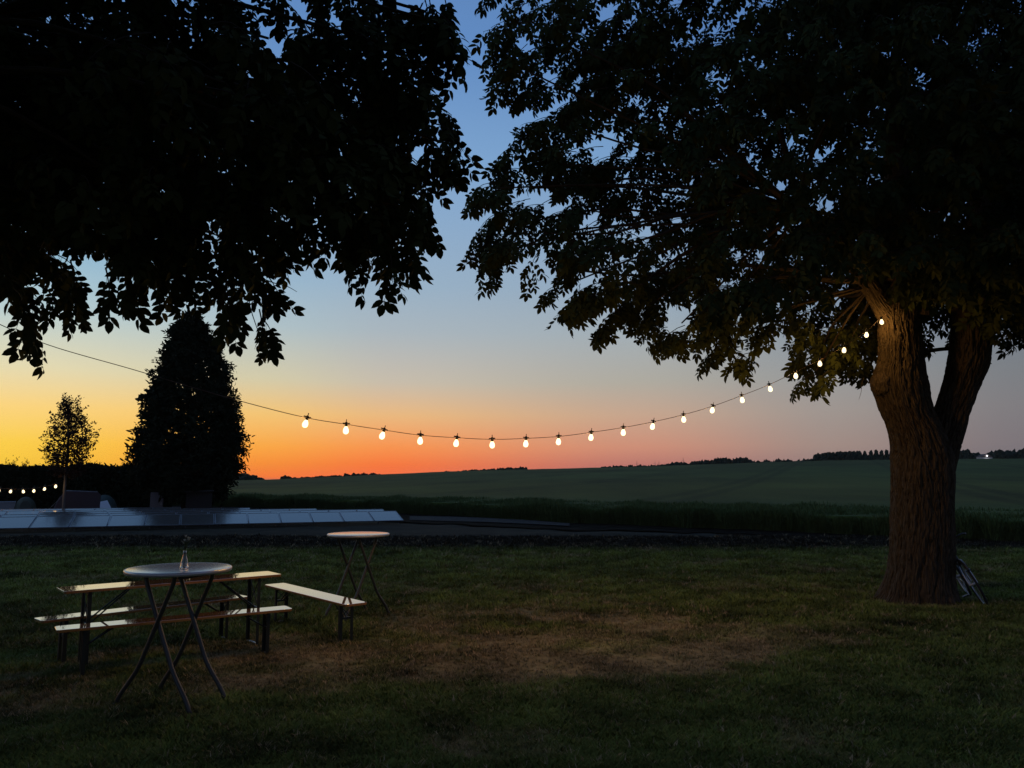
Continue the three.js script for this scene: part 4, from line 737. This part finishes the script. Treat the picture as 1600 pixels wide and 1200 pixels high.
// ------------------------------------------------------------------ bicycle against the trunk
{
  const p = gp(1541, 947), t = thing('bicycle', 'dark bicycle leaning against the right side of the big trunk', 'bicycle', p);
  const G = new THREE.Group(); G.name = 'frame_set';
  const paint = std([0.03, 0.032, 0.035], 0.35, { metalness: 0.3 }), tyre = std([0.012, 0.012, 0.012], 0.8);
  const yawB = -1.9, lean = 0.44, put = new THREE.Matrix4().makeRotationY(yawB).multiply(new THREE.Matrix4().makeRotationX(lean)); // x forward, leaning to its own right
  const add = (name, g, m, par = t) => mesh(name, g.applyMatrix4(put), m, par);
  const R = 0.34, F0 = V(0, R, 0), R0 = V(-1.03, R, 0), BB = V(-0.6, 0.28, 0), seatT = V(-0.76, 0.82, 0), headT = V(-0.2, 0.86, 0), headB = V(-0.15, 0.68, 0);
  for (const c of [F0, R0]) {
    const w = add('wheel', new THREE.TorusGeometry(R - 0.018, 0.009, 8, 48).translate(c.x, c.y, 0), steelMat);
    mesh('tyre', new THREE.TorusGeometry(R - 0.004, 0.017, 10, 48).translate(c.x, c.y, 0).applyMatrix4(put), tyre, w);
    const sp = []; for (let k = 0; k < 24; k++) { const a = k / 24 * 6.283; sp.push(bar(V(c.x, c.y, (k % 2 ? 1 : -1) * 0.03), V(c.x + Math.cos(a) * (R - 0.02), c.y + Math.sin(a) * (R - 0.02), 0), 0.0012, 3)); }
    mesh('spokes', merge(sp).applyMatrix4(put), steelMat, w); mesh('hub', bar(V(c.x, c.y, -0.045), V(c.x, c.y, 0.045), 0.02, 12).applyMatrix4(put), steelMat, w);
    const md = []; for (let k = -10; k <= 14; k++) { const a = 1.57 + (c === F0 ? 1 : 1) * k * 0.085, r = R + 0.035; md.push(V(c.x + Math.cos(a) * r, c.y + Math.sin(a) * r, 0)); }
    add('mudguard', sweep(md, md.map(() => 0.022), 6), paint);
  }
  for (const [a, b, r] of [[headT, headB, 0.02], [seatT, BB, 0.016], [headB.clone().add(V(-0.02, 0.03, 0)), BB, 0.018], [headT.clone().add(V(0.01, -0.05, 0)), V(-0.72, 0.7, 0), 0.016], [V(-0.725, 0.7, 0.0), R0.clone().setZ(0.06), 0.008], [V(-0.725, 0.7, 0), R0.clone().setZ(-0.06), 0.008], [BB, R0.clone().setZ(0.06), 0.009], [BB, R0.clone().setZ(-0.06), 0.009]]) add('frame_tube', bar(a, b, r, 10), paint);
  for (const s of [-1, 1]) add('fork_blade', tubePath([headB.clone().setZ(s * 0.03), V(-0.06, 0.52, s * 0.055), V(0, R, s * 0.055)], 0.012, 0.08), steelMat);
  add('fork_crown', bar(headB.clone().setZ(-0.05), headB.clone().setZ(0.05), 0.02, 10), steelMat);
  add('stem', tubePath([headT, V(-0.22, 0.96, 0), V(-0.16, 1.0, 0)], 0.013, 0.03), steelMat);
  add('handlebar', tubePath([V(-0.34, 0.99, -0.3), V(-0.2, 1.03, -0.25), V(-0.15, 1.0, 0), V(-0.2, 1.03, 0.25), V(-0.34, 0.99, 0.3)], 0.012, 0.1), blackMat);
  for (const s of [-1, 1]) add('grip', bar(V(-0.28, 1.006, s * 0.278), V(-0.37, 0.98, s * 0.31), 0.018, 10), blackMat);
  add('headlight', new THREE.SphereGeometry(0.035, 16, 12).translate(-0.08, 0.9, 0), steelMat);
  const sd = new THREE.SphereGeometry(1, 24, 16), q = sd.attributes.position; for (let i = 0; i < q.count; i++) { const x = q.getX(i); q.setXYZ(i, x * 0.135, q.getY(i) * 0.03, q.getZ(i) * lerp(0.085, 0.025, smooth(-0.4, 0.5, x))); } sd.computeVertexNormals(); add('saddle', sd.translate(-0.79, 0.95, 0), blackMat);
  add('seat_post', bar(seatT, V(-0.79, 0.94, 0), 0.012), steelMat);
  add('crank', merge([bar(BB.clone().setZ(0.07), V(-0.52, 0.13, 0.07), 0.009, 8), bar(BB.clone().setZ(-0.07), V(-0.68, 0.43, -0.07), 0.009, 8), new THREE.TorusGeometry(0.085, 0.006, 6, 30).translate(BB.x, BB.y, 0.05)]), steelMat);
  add('pedal', boxAt(0.09, 0.02, 0.08, -0.52, 0.13, 0.12), blackMat); add('pedal', boxAt(0.09, 0.02, 0.08, -0.68, 0.43, -0.12), blackMat);
}
console.log('leaves', globalThis.nRight, globalThis.nLeft);
renderer.render(scene, camera);
